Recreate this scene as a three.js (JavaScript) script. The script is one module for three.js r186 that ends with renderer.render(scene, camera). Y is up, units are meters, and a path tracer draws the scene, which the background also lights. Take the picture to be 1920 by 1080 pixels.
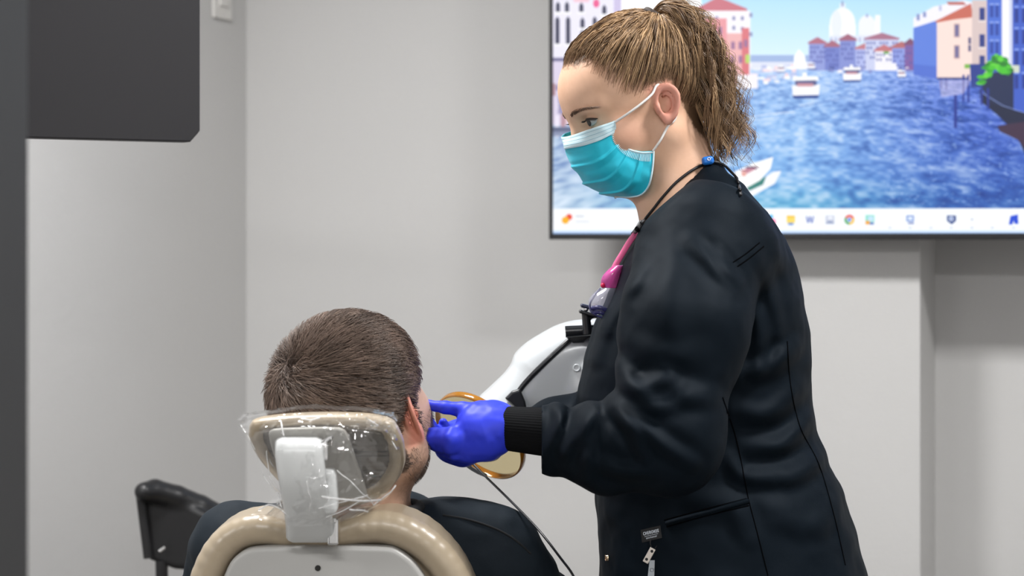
import * as THREE from 'three';
import { mergeGeometries, mergeVertices } from 'three/addons/utils/BufferGeometryUtils.js';
import { RoundedBoxGeometry } from 'three/addons/geometries/RoundedBoxGeometry.js';
import { RectAreaLightUniformsLib } from 'three/addons/lights/RectAreaLightUniformsLib.js';

// ---------------------------------------------------------------- camera, exposure, lights
const F = 3700, CX = 960, HOR = 446, EYE = 1.40;             // focal length in pixels, vanishing point, eye height
const scene = new THREE.Scene();
scene.background = new THREE.Color(0x000000);
const camera = new THREE.PerspectiveCamera(2 * Math.atan(540 / F) * 180 / Math.PI, 16 / 9, 0.1, 30);
camera.setViewOffset(1920, 1080, 0, 540 - HOR, 1920, 1080);
camera.position.set(0, EYE, 0);
camera.lookAt(0, EYE, -10);
camera.focus = 2.6;
camera.userData.fStop = 4.8;
const renderer = new THREE.WebGLRenderer({ antialias: true });
renderer.toneMapping = THREE.LinearToneMapping;
renderer.toneMappingExposure = 1.43;
renderer.shadowMap.enabled = true;
RectAreaLightUniformsLib.init();

// pixel of the photograph + distance from the camera -> place
const V = (x, y, z) => new THREE.Vector3(x, y, z);
const P = (x, y, d) => V((x - CX) / F * d, EYE - (y - HOR) / F * d, -d);

// the room: s runs along the screen wall, q away from it into the room
const YAW = 22 * Math.PI / 180, TX = Math.cos(YAW), TZ = Math.sin(YAW), NX = Math.sin(YAW), NZ = -Math.cos(YAW);
const Q = P(1755, 446, 4.15); Q.y = 0;
const RW = (s, y, q) => V(Q.x + s * TX - q * NX, y, Q.z + s * TZ - q * NZ);
function wallHit(x, y, q) {                                  // where a pixel's ray meets the plane parallel to the screen wall
  const dx = (x - CX) / F, dy = -(y - HOR) / F;
  const ox = Q.x - q * NX, oz = Q.z - q * NZ;
  const k = (ox * NX + oz * NZ) / (dx * NX - NZ);
  const X = dx * k, Z = -k;
  return { s: (X - Q.x) * TX + (Z - Q.z) * TZ, y: EYE + dy * k, d: k };
}
const CEIL = 2.7, ROOM = { s0: wallHit(462, 446, 0).s, s1: 2.2, q1: 7 };
const PANELS = [[-0.97, 1.73, 0.5, 0.3, 76], [0.95, 1.73, 0.5, 0.3, 68], [-0.9, 4.9, 1.2, 0.4, 40], [1.0, 4.9, 1.2, 0.4, 40]];  // s, q, width, depth, brightness
const LAMPWHITE = new THREE.Color(1, 0.992, 0.985);

// ---------------------------------------------------------------- helpers
let seedv = 12345;
const rnd = () => { seedv = (seedv * 1664525 + 1013904223) >>> 0; return seedv / 4294967296; };
const rr = (a, b) => a + (b - a) * rnd();
const lerp = (a, b, t) => a + (b - a) * t, clamp = (x, a = 0, b = 1) => Math.min(b, Math.max(a, x));
const smooth = (a, b, x) => { const t = clamp((x - a) / (b - a)); return t * t * (3 - 2 * t); };
const names = new Map();
function numbered(n) { const k = names.get(n) ?? 0; names.set(n, k + 1); return k ? `${n}_${String(k).padStart(3, '0')}` : n; }
function shade(o) { o.traverse((m) => { if (m.isMesh) { m.castShadow = true; m.receiveShadow = true; } }); return o; }
function thing(name, label, category, at = [0, 0, 0], turn = 0, group) {
  const o = new THREE.Group(); o.name = numbered(name); scene.add(o);
  o.position.set(...at); o.rotation.y = turn; o.userData = { label, category };
  if (group) o.userData.group = group;
  return o;
}
function part(name, geo, m, parent, label) {
  const o = new THREE.Mesh(Array.isArray(geo) ? merged(geo) : geo, m); o.name = name; o.castShadow = o.receiveShadow = true;
  if (label) o.userData.label = label;
  parent.add(o); return o;
}
function struct(name, geo, m) { const o = part(name, geo, m, scene); o.userData.kind = 'structure'; return o; }
function merged(list) {
  const keep = list.map((g) => { const k = (g.index ? g.toNonIndexed() : g); for (const a of Object.keys(k.attributes)) if (!['position', 'normal', 'uv', 'color'].includes(a)) k.deleteAttribute(a); return k; });
  const all = (n) => keep.every((g) => g.attributes[n]);
  for (const g of keep) for (const a of ['uv', 'color']) if (!all(a) && g.attributes[a]) g.deleteAttribute(a);
  return mergeGeometries(keep);
}
const box = (w, h, d, x = 0, y = 0, z = 0, r = 0) => (r ? new RoundedBoxGeometry(w, h, d, 4, r) : new THREE.BoxGeometry(w, h, d)).translate(x, y, z);
const cyl = (r0, r1, h, x = 0, y = 0, z = 0, n = 32) => new THREE.CylinderGeometry(r0, r1, h, n).translate(x, y, z);
const cylBetween = (a, b, r0, r1 = r0, n = 16) => {
  const d = b.clone().sub(a), g = new THREE.CylinderGeometry(r1, r0, d.length(), n);
  g.applyQuaternion(new THREE.Quaternion().setFromUnitVectors(V(0, 1, 0), d.clone().normalize()));
  return g.translate((a.x + b.x) / 2, (a.y + b.y) / 2, (a.z + b.z) / 2);
};
const curve = (pts, tension = 0.5) => new THREE.CatmullRomCurve3(pts, false, 'catmullrom', tension);
const tube = (pts, r, seg = 48, n = 8) => new THREE.TubeGeometry(curve(pts), seg, r, n, false);
function capped(pts, r, seg = 48, n = 10) {                   // a tube with rounded ends
  const c = pts;
  return merged([tube(c, r, seg, n), new THREE.SphereGeometry(r, n, 8).translate(c[0].x, c[0].y, c[0].z), new THREE.SphereGeometry(r, n, 8).translate(c[c.length - 1].x, c[c.length - 1].y, c[c.length - 1].z)]);
}
// a strand whose width changes along its length, written into a shared buffer
class Strands {
  constructor() { this.p = []; this.n = []; this.c = []; this.i = []; }
  add(pts, radius, color, sides = 3) {
    const base = this.p.length / 3, t = V(), a = V(), b = V(), up = V(0.3, 0.2, 1).normalize();
    for (let k = 0; k < pts.length; k++) {
      t.copy(pts[Math.min(k + 1, pts.length - 1)]).sub(pts[Math.max(k - 1, 0)]).normalize();
      a.crossVectors(t, up).normalize(); b.crossVectors(t, a);
      const r = typeof radius === 'function' ? radius(k / (pts.length - 1)) : radius;
      const c = typeof color === 'function' ? color(k / (pts.length - 1)) : color;
      for (let j = 0; j < sides; j++) {
        const w = j / sides * 2 * Math.PI, x = Math.cos(w), y = Math.sin(w);
        const nx = a.x * x + b.x * y, ny = a.y * x + b.y * y, nz = a.z * x + b.z * y;
        this.p.push(pts[k].x + nx * r, pts[k].y + ny * r, pts[k].z + nz * r); this.n.push(nx, ny, nz); this.c.push(...c);
        if (k) { const o = base + (k - 1) * sides, j2 = (j + 1) % sides; this.i.push(o + j, o + j2, o + sides + j, o + j2, o + sides + j2, o + sides + j); }
      }
    }
  }
  geo() {
    const g = new THREE.BufferGeometry();
    g.setAttribute('position', new THREE.Float32BufferAttribute(this.p, 3)); g.setAttribute('normal', new THREE.Float32BufferAttribute(this.n, 3));
    g.setAttribute('color', new THREE.Float32BufferAttribute(this.c, 3)); g.setIndex(this.i); return g;
  }
}
// a grid surface from f(u, v) -> Vector3
function sheet(f, nu, nv, closeU = false) {
  const p = [], uv = [], idx = [];
  for (let j = 0; j <= nv; j++) for (let i = 0; i <= nu; i++) { const q = f(i / nu, j / nv); p.push(q.x, q.y, q.z); uv.push(i / nu, j / nv); }
  for (let j = 0; j < nv; j++) for (let i = 0; i < nu; i++) { const a = j * (nu + 1) + i, b = a + 1, c = a + nu + 1, d = c + 1; idx.push(a, b, c, b, d, c); }
  const g = new THREE.BufferGeometry();
  g.setAttribute('position', new THREE.Float32BufferAttribute(p, 3)); g.setAttribute('uv', new THREE.Float32BufferAttribute(uv, 2)); g.setIndex(idx); g.computeVertexNormals(); return g;
}
// the same with a back side, so that it has thickness
function thick(f, nu, nv, t) {
  const front = sheet(f, nu, nv), p = front.attributes.position, n = front.attributes.normal, W = nu + 1;
  const q = [], idx = [...front.index.array], N = p.count;
  for (let i = 0; i < N; i++) q.push(p.getX(i), p.getY(i), p.getZ(i));
  for (let i = 0; i < N; i++) q.push(p.getX(i) - n.getX(i) * t, p.getY(i) - n.getY(i) * t, p.getZ(i) - n.getZ(i) * t);
  for (let k = 0; k < front.index.count; k += 3) idx.push(N + front.index.array[k], N + front.index.array[k + 2], N + front.index.array[k + 1]);
  const rim = [];
  for (let i = 0; i <= nu; i++) rim.push(i);
  for (let j = 1; j <= nv; j++) rim.push(j * W + nu);
  for (let i = nu - 1; i >= 0; i--) rim.push(nv * W + i);
  for (let j = nv - 1; j > 0; j--) rim.push(j * W);
  for (let k = 0; k < rim.length; k++) { const a = rim[k], b = rim[(k + 1) % rim.length]; idx.push(a, N + a, b, b, N + a, N + b); }
  const g = new THREE.BufferGeometry(); g.setAttribute('position', new THREE.Float32BufferAttribute(q, 3)); g.setIndex(idx); g.computeVertexNormals(); return g;
}

// ---------------------------------------------------------------- distance fields
const smin = (a, b, k) => { const h = Math.max(k - Math.abs(a - b), 0) / k; return Math.min(a, b) - h * h * k * 0.25; };
const smax = (a, b, k) => -smin(-a, -b, k);
const sdSphere = (x, y, z, c, r) => Math.hypot(x - c.x, y - c.y, z - c.z) - r;
const sdEll = (x, y, z, cx, cy, cz, a, b, c) => { const px = (x - cx), py = (y - cy), pz = (z - cz), k0 = Math.hypot(px / a, py / b, pz / c), k1 = Math.hypot(px / a / a, py / b / b, pz / c / c); return k1 < 1e-9 ? -Math.min(a, b, c) : k0 * (k0 - 1) / k1; };
function sdCap(x, y, z, a, b, r0, r1) {
  const bx = b.x - a.x, by = b.y - a.y, bz = b.z - a.z, px = x - a.x, py = y - a.y, pz = z - a.z;
  const h = clamp((px * bx + py * by + pz * bz) / (bx * bx + by * by + bz * bz + 1e-12));
  return Math.hypot(px - bx * h, py - by * h, pz - bz * h) - lerp(r0, r1, h);
}
// flattened capsule: squeezed along a unit axis w by factor f
function sdChain(x, y, z, pts, rs, k) { let d = sdCap(x, y, z, pts[0], pts[1], rs[0], rs[1]); for (let i = 1; i < pts.length - 1; i++) d = smin(d, sdCap(x, y, z, pts[i], pts[i + 1], rs[i], rs[i + 1]), k); return d; }
// surface nets over a grid, skipping blocks far from the surface
function mesher(fn, lo, hi, h, color, slack = 1.3) {
  const nx = Math.ceil((hi[0] - lo[0]) / h) + 1, ny = Math.ceil((hi[1] - lo[1]) / h) + 1, nz = Math.ceil((hi[2] - lo[2]) / h) + 1;
  const D = new Float32Array(nx * ny * nz).fill(1), at = (i, j, k) => (k * ny + j) * nx + i, B = 8;
  for (let k0 = 0; k0 < nz; k0 += B) for (let j0 = 0; j0 < ny; j0 += B) for (let i0 = 0; i0 < nx; i0 += B) {
    const c = fn(lo[0] + (i0 + B / 2) * h, lo[1] + (j0 + B / 2) * h, lo[2] + (k0 + B / 2) * h);
    const far = Math.abs(c) > B * h * 0.87 * slack + h * 2;
    for (let k = k0; k < Math.min(k0 + B, nz); k++) for (let j = j0; j < Math.min(j0 + B, ny); j++) for (let i = i0; i < Math.min(i0 + B, nx); i++)
      D[at(i, j, k)] = far ? Math.sign(c) : fn(lo[0] + i * h, lo[1] + j * h, lo[2] + k * h);
  }
  const id = new Int32Array(nx * ny * nz).fill(-1), p = [], idx = [];
  for (let k = 0; k < nz - 1; k++) for (let j = 0; j < ny - 1; j++) for (let i = 0; i < nx - 1; i++) {
    const c = at(i, j, k), o = [c, c + 1, c + nx, c + nx + 1, c + nx * ny, c + nx * ny + 1, c + nx * ny + nx, c + nx * ny + nx + 1];
    let m = 0; for (let q = 0; q < 8; q++) if (D[o[q]] < 0) m |= 1 << q;
    if (m === 0 || m === 255) continue;
    let sx = 0, sy = 0, sz = 0, n = 0;
    for (const [a, b] of EDGES) {
      const da = D[o[a]], db = D[o[b]]; if ((da < 0) === (db < 0)) continue;
      const t = da / (da - db);
      sx += lerp(a & 1, b & 1, t); sy += lerp(a >> 1 & 1, b >> 1 & 1, t); sz += lerp(a >> 2 & 1, b >> 2 & 1, t); n++;
    }
    id[c] = p.length / 3; p.push(lo[0] + (i + sx / n) * h, lo[1] + (j + sy / n) * h, lo[2] + (k + sz / n) * h);
  }
  const quad = (a, b, c, d, flip) => { if (a < 0 || b < 0 || c < 0 || d < 0) return; if (flip) idx.push(a, c, b, b, c, d); else idx.push(a, b, c, b, d, c); };
  for (let k = 1; k < nz - 1; k++) for (let j = 1; j < ny - 1; j++) for (let i = 1; i < nx - 1; i++) {
    const c = at(i, j, k), s = D[c] < 0;
    if (s !== D[c + 1] < 0) quad(id[c - nx - nx * ny], id[c - nx * ny], id[c - nx], id[c], !s);
    if (s !== D[c + nx] < 0) quad(id[c - 1 - nx * ny], id[c - nx * ny], id[c - 1], id[c], s);
    if (s !== D[c + nx * ny] < 0) quad(id[c - 1 - nx], id[c - nx], id[c - 1], id[c], !s);
  }
  const n = new Float32Array(p.length), e = h * 0.5;
  for (let q = 0; q < p.length; q += 3) {
    let x = p[q], y = p[q + 1], z = p[q + 2];
    let gx = fn(x + e, y, z) - fn(x - e, y, z), gy = fn(x, y + e, z) - fn(x, y - e, z), gz = fn(x, y, z + e) - fn(x, y, z - e), l = Math.hypot(gx, gy, gz) || 1;
    gx /= l; gy /= l; gz /= l; const d = clamp(fn(x, y, z), -h, h) * 0.8;
    p[q] -= gx * d; p[q + 1] -= gy * d; p[q + 2] -= gz * d; n[q] = gx; n[q + 1] = gy; n[q + 2] = gz;
  }
  const g = new THREE.BufferGeometry();
  g.setAttribute('position', new THREE.Float32BufferAttribute(p, 3)); g.setAttribute('normal', new THREE.BufferAttribute(n, 3)); g.setIndex(idx);
  if (color) { const c = new Float32Array(p.length), o = [0, 0, 0]; for (let q = 0; q < p.length; q += 3) { color(p[q], p[q + 1], p[q + 2], o, n[q], n[q + 1], n[q + 2]); c[q] = o[0]; c[q + 1] = o[1]; c[q + 2] = o[2]; } g.setAttribute('color', new THREE.BufferAttribute(c, 3)); }
  return g;
}
const EDGES = []; for (let a = 0; a < 8; a++) for (const b of [1, 2, 4]) if (!(a & b)) EDGES.push([a, a | b]);
// first point of a surface met by the ray through a pixel (out: lift towards the camera)
function hit(fn, x, y, d0, d1, out = 0) {
  let d = d0;
  for (let k = 0; k < 200 && d < d1; k++) { const p = P(x, y, d), v = fn(p.x, p.y, p.z); if (v < 2e-4) { const e = 1e-3, g = V(fn(p.x + e, p.y, p.z) - fn(p.x - e, p.y, p.z), fn(p.x, p.y + e, p.z) - fn(p.x, p.y - e, p.z), fn(p.x, p.y, p.z + e) - fn(p.x, p.y, p.z - e)).normalize(); p.addScaledVector(g, out); p.normal = g; return p; } d += Math.max(v * 0.6, 3e-4); }
  return null;
}
// value noise
const hash3 = (i, j, k) => { let h = (i * 374761393 + j * 668265263 + k * 1274126177) | 0; h = Math.imul(h ^ (h >>> 13), 1274126177); return ((h ^ (h >>> 16)) >>> 0) / 4294967296; };
function noise(x, y, z = 0) {
  const i = Math.floor(x), j = Math.floor(y), k = Math.floor(z), f = (t) => t * t * (3 - 2 * t), u = f(x - i), v = f(y - j), w = f(z - k);
  const c = (a, b, d) => hash3(i + a, j + b, k + d);
  return lerp(lerp(lerp(c(0, 0, 0), c(1, 0, 0), u), lerp(c(0, 1, 0), c(1, 1, 0), u), v), lerp(lerp(c(0, 0, 1), c(1, 0, 1), u), lerp(c(0, 1, 1), c(1, 1, 1), u), v), w);
}
function texture(w, h, f, srgb = false) {                      // f(x, y) -> grey or [r, g, b] in 0..1
  const data = new Uint8Array(w * h * 4);
  for (let y = 0; y < h; y++) for (let x = 0; x < w; x++) { const c = f(x, y), o = (y * w + x) * 4; for (let k = 0; k < 3; k++) data[o + k] = clamp(Array.isArray(c) ? c[k] : c) * 255; data[o + 3] = 255; }
  const t = new THREE.DataTexture(data, w, h); t.magFilter = THREE.LinearFilter; t.wrapS = t.wrapT = THREE.RepeatWrapping; if (srgb) t.colorSpace = THREE.SRGBColorSpace; t.needsUpdate = true; return t;
}
const std = (color, roughness = 0.6, more = {}) => new THREE.MeshStandardMaterial({ color, roughness, ...more });
const phys = (color, roughness = 0.6, more = {}) => new THREE.MeshPhysicalMaterial({ color, roughness, ...more });
function worldUV(g, k = 1) {                                   // uv in metres by the dominant axis
  const p = g.attributes.position, n = g.attributes.normal, uv = new Float32Array(p.count * 2);
  for (let i = 0; i < p.count; i++) {
    const ax = Math.abs(n.getX(i)), ay = Math.abs(n.getY(i)), az = Math.abs(n.getZ(i));
    if (ay > ax && ay > az) { uv[i * 2] = p.getX(i) * k; uv[i * 2 + 1] = p.getZ(i) * k; } else if (ax > az) { uv[i * 2] = p.getZ(i) * k; uv[i * 2 + 1] = p.getY(i) * k; } else { uv[i * 2] = p.getX(i) * k; uv[i * 2 + 1] = p.getY(i) * k; }
  }
  g.setAttribute('uv', new THREE.BufferAttribute(uv, 2)); return g;
}
function clothUV(g) { const p = g.attributes.position, uv = new Float32Array(p.count * 2); for (let i = 0; i < p.count; i++) { uv[i * 2] = p.getX(i) * 0.8 + p.getZ(i) * 0.7; uv[i * 2 + 1] = p.getY(i); } g.setAttribute('uv', new THREE.BufferAttribute(uv, 2)); return g; }

// ---------------------------------------------------------------- the room
{
  const wrap = (x, n) => ((x % n) + n) % n;
  const pl = texture(256, 256, (x, y) => { let v = 0; for (const [f, a] of [[8, 0.3], [32, 0.35], [96, 0.35]]) { const s = f / 256; const n = (X, Y) => { const i = Math.floor(X), j = Math.floor(Y), u = X - i, w = Y - j; const h = (a2, b2) => hash3(wrap(a2, f), wrap(b2, f), f); return lerp(lerp(h(i, j), h(i + 1, j), u), lerp(h(i, j + 1), h(i + 1, j + 1), u), w); }; v += a * n(x * s, y * s); } return v; });
  pl.repeat.set(2.5, 2.5);
  const paint = std(new THREE.Color().setRGB(0.52, 0.515, 0.508), 0.75, { bumpMap: pl, bumpScale: 0.0006 });
  const white = std(new THREE.Color().setRGB(0.62, 0.62, 0.615), 0.9);
  const vinyl = std(new THREE.Color().setRGB(0.13, 0.122, 0.115), 0.5);
  const { s0, s1, q1 } = ROOM, T = 0.15, W = s1 - s0;
  const place = (g) => worldUV(g).rotateY(-YAW).translate(Q.x, 0, Q.z);
  const wall = (name, a, b, y0, y1, c, d, m = paint) => struct(name, place(box(b - a, y1 - y0, d - c, (a + b) / 2, (y0 + y1) / 2, (c + d) / 2)), m);
  wall('wall_back', s0 - T, s1 + T, 0, CEIL, -T, 0);
  wall('wall_left', s0 - T, s0, 0, CEIL, 0, q1);
  wall('wall_right', s1, s1 + T, 0, CEIL, 0, q1);
  wall('wall_front', s0 - T, s1 + T, 0, CEIL, q1, q1 + T);
  wall('floor', s0 - T, s1 + T, -0.1, 0, -T, q1 + T, vinyl);
  wall('ceiling', s0 - T, s1 + T, CEIL, CEIL + 0.1, -T, q1 + T, white);
  const col = 0.175;
  wall('wall_pilaster', wallHit(1260, 446, col).s, wallHit(1725, 446, col).s, 0, CEIL, 0, col);
  for (const [name, a, b, c, d] of [['baseboard_back', s0, s1, 0, 0.012], ['baseboard_left', s0, s0 + 0.012, 0.012, q1]]) wall(name, a, b, 0, 0.1, c, d, white);
  // dark end of a partition close to the camera
  const near = P(52, 446, 1.51);
  struct('wall_partition', worldUV(box(0.5, CEIL, 0.1, near.x - 0.25, CEIL / 2, near.z + 0.05)), std(new THREE.Color().setRGB(0.029, 0.029, 0.030), 0.7));

  // ceiling panels
  const glow = new THREE.MeshStandardMaterial({ color: 0x111111, emissive: LAMPWHITE, emissiveIntensity: 1.2 }), trim = std(0xdddddd, 0.5);
  for (const [s, q, w, d, k] of PANELS) {
    const c = RW(s, CEIL, q), t = thing('ceiling_light', q < 3 ? 'small ceiling light panel close to the television wall' : 'long ceiling light panel in the middle of the room', 'light', [c.x, CEIL, c.z], -YAW, q < 3 ? 'small ceiling lights' : 'long ceiling lights');
    part('frame', [box(w + 0.06, 0.03, 0.03, 0, -0.015, d / 2 + 0.015), box(w + 0.06, 0.03, 0.03, 0, -0.015, -d / 2 - 0.015), box(0.03, 0.03, d, w / 2 + 0.015, -0.015, 0), box(0.03, 0.03, d, -w / 2 - 0.015, -0.015, 0)], trim, t);
    part('diffuser', box(w, 0.01, d, 0, -0.008, 0), glow, t);
    const l = new THREE.RectAreaLight(LAMPWHITE, k, w, d); l.name = 'panel_light'; l.position.set(c.x, CEIL - 0.016, c.z); l.rotation.set(-Math.PI / 2, 0, 0); l.rotation.order = 'YXZ'; l.rotation.y = -YAW; scene.add(l);
  }

  // light switch plate on the left wall
  {
    const L = (x) => { const dx = (x - CX) / F, A = RW(s0, 0, 0), k = (A.x * TX + A.z * TZ) / (dx * TX - TZ); return k; };   // distance along a pixel's ray to the left wall
    const d = L(414), c = P(414, 36, d), q = ((c.x - Q.x) * -NX + (c.z - Q.z) * -NZ);
    const o = RW(s0, c.y, q), d0 = L(396), d1 = L(431), a = P(396, 0, d0), b = P(431, 0, d1), w = Math.hypot(a.x - b.x, a.z - b.z);
    const t = thing('wall_switch', 'white switch plate on the grey wall beside the black monitor', 'switch', [o.x, o.y, o.z], -YAW + Math.PI / 2);
    const m = std(new THREE.Color().setRGB(0.66, 0.645, 0.62), 0.35);
    part('plate', box(w, 0.12, 0.007, 0, 0.06, 0.0035, 0.003), m, t);
    part('rocker', box(w * 0.45, 0.066, 0.008, 0, 0.062, 0.008, 0.003), m, t);
  }
}

// ---------------------------------------------------------------- wall screen
{
  const qf = 0.27, a = wallHit(1029, 449, qf), wpx = 1.46, hgt = 0.835, x0 = a.s, y0 = a.y, bez = 0.0085, bot = 0.0125;
  const base = RW(x0 + wpx / 2, y0, qf - 0.045);
  const t = thing('television', 'large black-framed wall television showing a blue canal with white domes', 'television', [base.x, base.y, base.z], -YAW);
  const black = std(new THREE.Color().setRGB(0.012, 0.012, 0.014), 0.35);
  part('casing', box(wpx - 0.02, hgt - 0.02, 0.034, 0, hgt / 2, 0.017, 0.008), black, t);
  part('frame', [box(wpx, bot, 0.045, 0, bot / 2, 0.0225, 0.002), box(wpx, bez, 0.045, 0, hgt - bez / 2, 0.0225, 0.002), box(bez, hgt, 0.045, -wpx / 2 + bez / 2, hgt / 2, 0.0225, 0.002), box(bez, hgt, 0.045, wpx / 2 - bez / 2, hgt / 2, 0.0225, 0.002)], black, t);
  part('wall_bracket', [box(0.5, 0.4, 0.03, 0, hgt / 2, -0.02), box(0.08, 0.08, 0.03, 0, hgt / 2, -0.035)], black, t);
  const sw = wpx - 2 * bez, sh = hgt - bot - bez, CW = 1920, CH = Math.round(CW * sh / sw), K = CW / sw;
  const cv = document.createElement('canvas'); cv.width = CW; cv.height = CH; const c = cv.getContext('2d');
  const M = (x, y) => { const h = wallHit(x, y, qf); return [(h.s - x0 - bez) * K, CH - (h.y - y0 - bot) * K]; };   // photograph -> screen picture
  const inv = (u, v) => { const s = u / K + x0 + bez, y = (CH - v) / K + y0 + bot, p = RW(s, y, qf), d = -p.z; return [p.x / d * F + CX, HOR - (p.y - EYE) / d * F]; };
  const poly = (fill, pts) => { c.fillStyle = fill; c.beginPath(); pts.forEach(([x, y], i) => { const p = M(x, y); i ? c.lineTo(...p) : c.moveTo(...p); }); c.closePath(); c.fill(); };
  const rect = (fill, x, y, w, h) => poly(fill, [[x, y], [x + w, y], [x + w, y + h], [x, y + h]]);
  const oval = (fill, x, y, rx, ry) => poly(fill, Array.from({ length: 24 }, (_, i) => [x + rx * Math.cos(i / 12 * Math.PI), y + ry * Math.sin(i / 12 * Math.PI)]));
  const line = (col, w, pts) => { c.strokeStyle = col; c.lineWidth = w * 1.4; c.beginPath(); pts.forEach(([x, y], i) => { const p = M(x, y); i ? c.lineTo(...p) : c.moveTo(...p); }); c.stroke(); };
  // sky and water, pixel by pixel
  const im = c.createImageData(CW, CH), px = im.data;
  const mix = (A, B, k) => A.map((v, i) => lerp(v, B[i], k));
  for (let v = 0; v < CH; v++) for (let u = 0; u < CW; u++) {
    const [x, y] = inv(u, v);
    let col;
    if (y < 128) col = mix([118, 196, 246], [218, 240, 252], clamp((y + 180) / 300));
    else {
      const near = clamp((y - 128) / 265), right = smooth(1500, 1930, x + (y - 130) * 0.25), left = smooth(1330, 1030, x);
      col = mix([156, 192, 242], [112, 172, 230], near); col = mix(col, [84, 172, 206], smooth(0.72, 1.02, near) * 0.75);
      col = mix(col, mix([70, 92, 214], [32, 78, 168], near), right * 0.85); col = mix(col, [186, 204, 226], left * 0.9);
      const w = 3 + near * 9, X = (x - 1500) / w, Y = Math.log(y - 88) * 28, n1 = noise(X / 2.6, Y / 1.3, 1), n2 = noise(X / 1.1, Y / 0.6, 5), n3 = noise(x / 90, y / 34, 9);
      const r = (n1 - 0.5) * 0.9 + (n2 - 0.5) * 0.75 + (n3 - 0.5) * 0.5;
      col = r > 0 ? mix(col, [226, 238, 252], r * (0.95 - right * 0.3)) : mix(col, [16, 58, 142], -r * (0.6 + right * 0.7));
      if (right > 0.5 && noise(x / 5, y / 2.2, 3) > 0.84) col = mix(col, [200, 220, 255], 0.4);
    }
    const o = (v * CW + u) * 4; px[o] = col[0]; px[o + 1] = col[1]; px[o + 2] = col[2]; px[o + 3] = 255;
  }
  c.putImageData(im, 0, 0);
  // distance, hills and moored boats at left
  rect('#9fb6e0', 1400, 103, 130, 16); rect('#dfe4f4', 1404, 116, 120, 14);
  for (let i = 0; i < 40; i++) rect(['#ffffff', '#e8ecfa', '#b7c0e6', '#f4d8de'][i % 4], 1395 + rnd() * 90, 118 + rnd() * 34, 4 + rnd() * 12, 2 + rnd() * 5);
  poly('#ffffff', [[1488, 128], [1488, 106], [1497, 92], [1508, 104], [1512, 128]]);
  // palace at far left behind the head
  rect('#e9e6f6', 1030, -120, 132, 232);
  for (const [x, y, h] of [[1040, 30, 52], [1060, 30, 52], [1087, 32, 20], [1087, 55, 24], [1041, 2, 20], [1058, 2, 20], [1085, 4, 18], [1128, 8, 18], [1110, 30, 50], [1140, 40, 40]]) { rect('#2a2c4c', x, y + 6, 8, h - 6); poly('#2a2c4c', [[x, y + 6], [x + 4, y], [x + 8, y + 6]]); rect('#ffffff', x - 3, y + h, 14, 3); }
  rect('#c9bfe2', 1150, -20, 14, 132); rect('#ffffff', 1164, -40, 150, 160); oval('#e85590', 1117, 6, 6, 8); rect('#f0c7d6', 1074, -4, 30, 8);
  rect('#6f6a92', 1030, 108, 140, 7); rect('#d9cfe6', 1030, 115, 140, 120);
  for (let i = 0; i < 26; i++) rect(['#b58f9c', '#efe7f5', '#9a93b8', '#dfb7b4'][i % 4], 1032 + rnd() * 90, 120 + rnd() * 110, 3 + rnd() * 8, 10 + rnd() * 34);
  rect('#5c6484', 1030, 238, 150, 9); rect('#8690ae', 1030, 247, 150, 8);
  // pink and white houses behind the pony tail
  poly('#c8707e', [[1300, 18], [1345, -6], [1400, 16], [1400, 22], [1300, 22]]); rect('#f7f2f8', 1318, 20, 88, 130);
  for (const [x, y] of [[1340, 30], [1372, 30], [1388, 30], [1388, 50], [1404, 24], [1404, 60], [1372, 48]]) rect('#8f94bb', x, y, 6, 8);
  rect('#e89aa2', 1316, 34, 46, 120); rect('#ecb3b4', 1362, 62, 34, 100); rect('#d9737c', 1390, 52, 14, 90);
  for (const [x, y] of [[1330, 50], [1346, 50], [1370, 78], [1384, 78], [1370, 104], [1384, 104], [1394, 74], [1330, 84], [1346, 84]]) rect('#9a6f98', x, y, 7, 14);
  rect('#b8d86a', 1397, 102, 8, 16); rect('#f3eff8', 1380, 140, 40, 26);
  // domes
  const domes = () => {
    oval('#f6f8fd', 1579, 44, 24, 30); rect('#f6f8fd', 1554, 46, 50, 26); oval('#e7edf9', 1568, 44, 10, 26); rect('#eef2fb', 1574, 6, 10, 14); rect('#8f9bc4', 1577, 2, 4, 10);
    oval('#eef1fb', 1625, 46, 16, 18); rect('#eef1fb', 1609, 46, 34, 22); rect('#f6f8fd', 1640, 28, 10, 40); rect('#9aa6d0', 1623, 26, 4, 6);
    rect('#dfe5f6', 1556, 66, 94, 12);
    for (let x = 1556; x < 1650; x += 9) rect('#a8b2d8', x, 70, 3, 9);
  };
  domes();
  // row of far houses
  const far = [[1516, 78, 32, '#8e9bd8', '#b06a80'], [1546, 84, 28, '#6f7ec8', '#a8667c'], [1574, 72, 30, '#8390d2', '#a05f78'], [1604, 88, 40, '#aeb8ea', '#c07a86'], [1622, 70, 62, '#c9cfee', '#a8708a'], [1640, 92, 34, '#f1eff8', '#c4747c'], [1672, 86, 36, '#8c9ce0', '#b56a70'], [1696, 80, 20, '#7e5a9e', '#7d4c6e']];
  for (const [x, y, w, f, roof] of far) {
    rect(f, x, y, w, 132 - y); poly(roof, [[x - 2, y + 1], [x + w * 0.5, y - 9], [x + w + 2, y + 1], [x + w + 2, y + 4], [x - 2, y + 4]]);
    for (let i = 0; i < w / 6 - 1; i++) for (let j = 0; j < 4; j++) if ((i + j) % 4 !== 3) rect(j % 2 ? '#4c56a6' : '#5a62ae', x + 3 + i * 6, y + 8 + j * 9, 3, 5);
  }
  rect('#f2f0fa', 1640, 118, 40, 14); rect('#6ba45a', 1656, 96, 10, 5);
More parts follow.
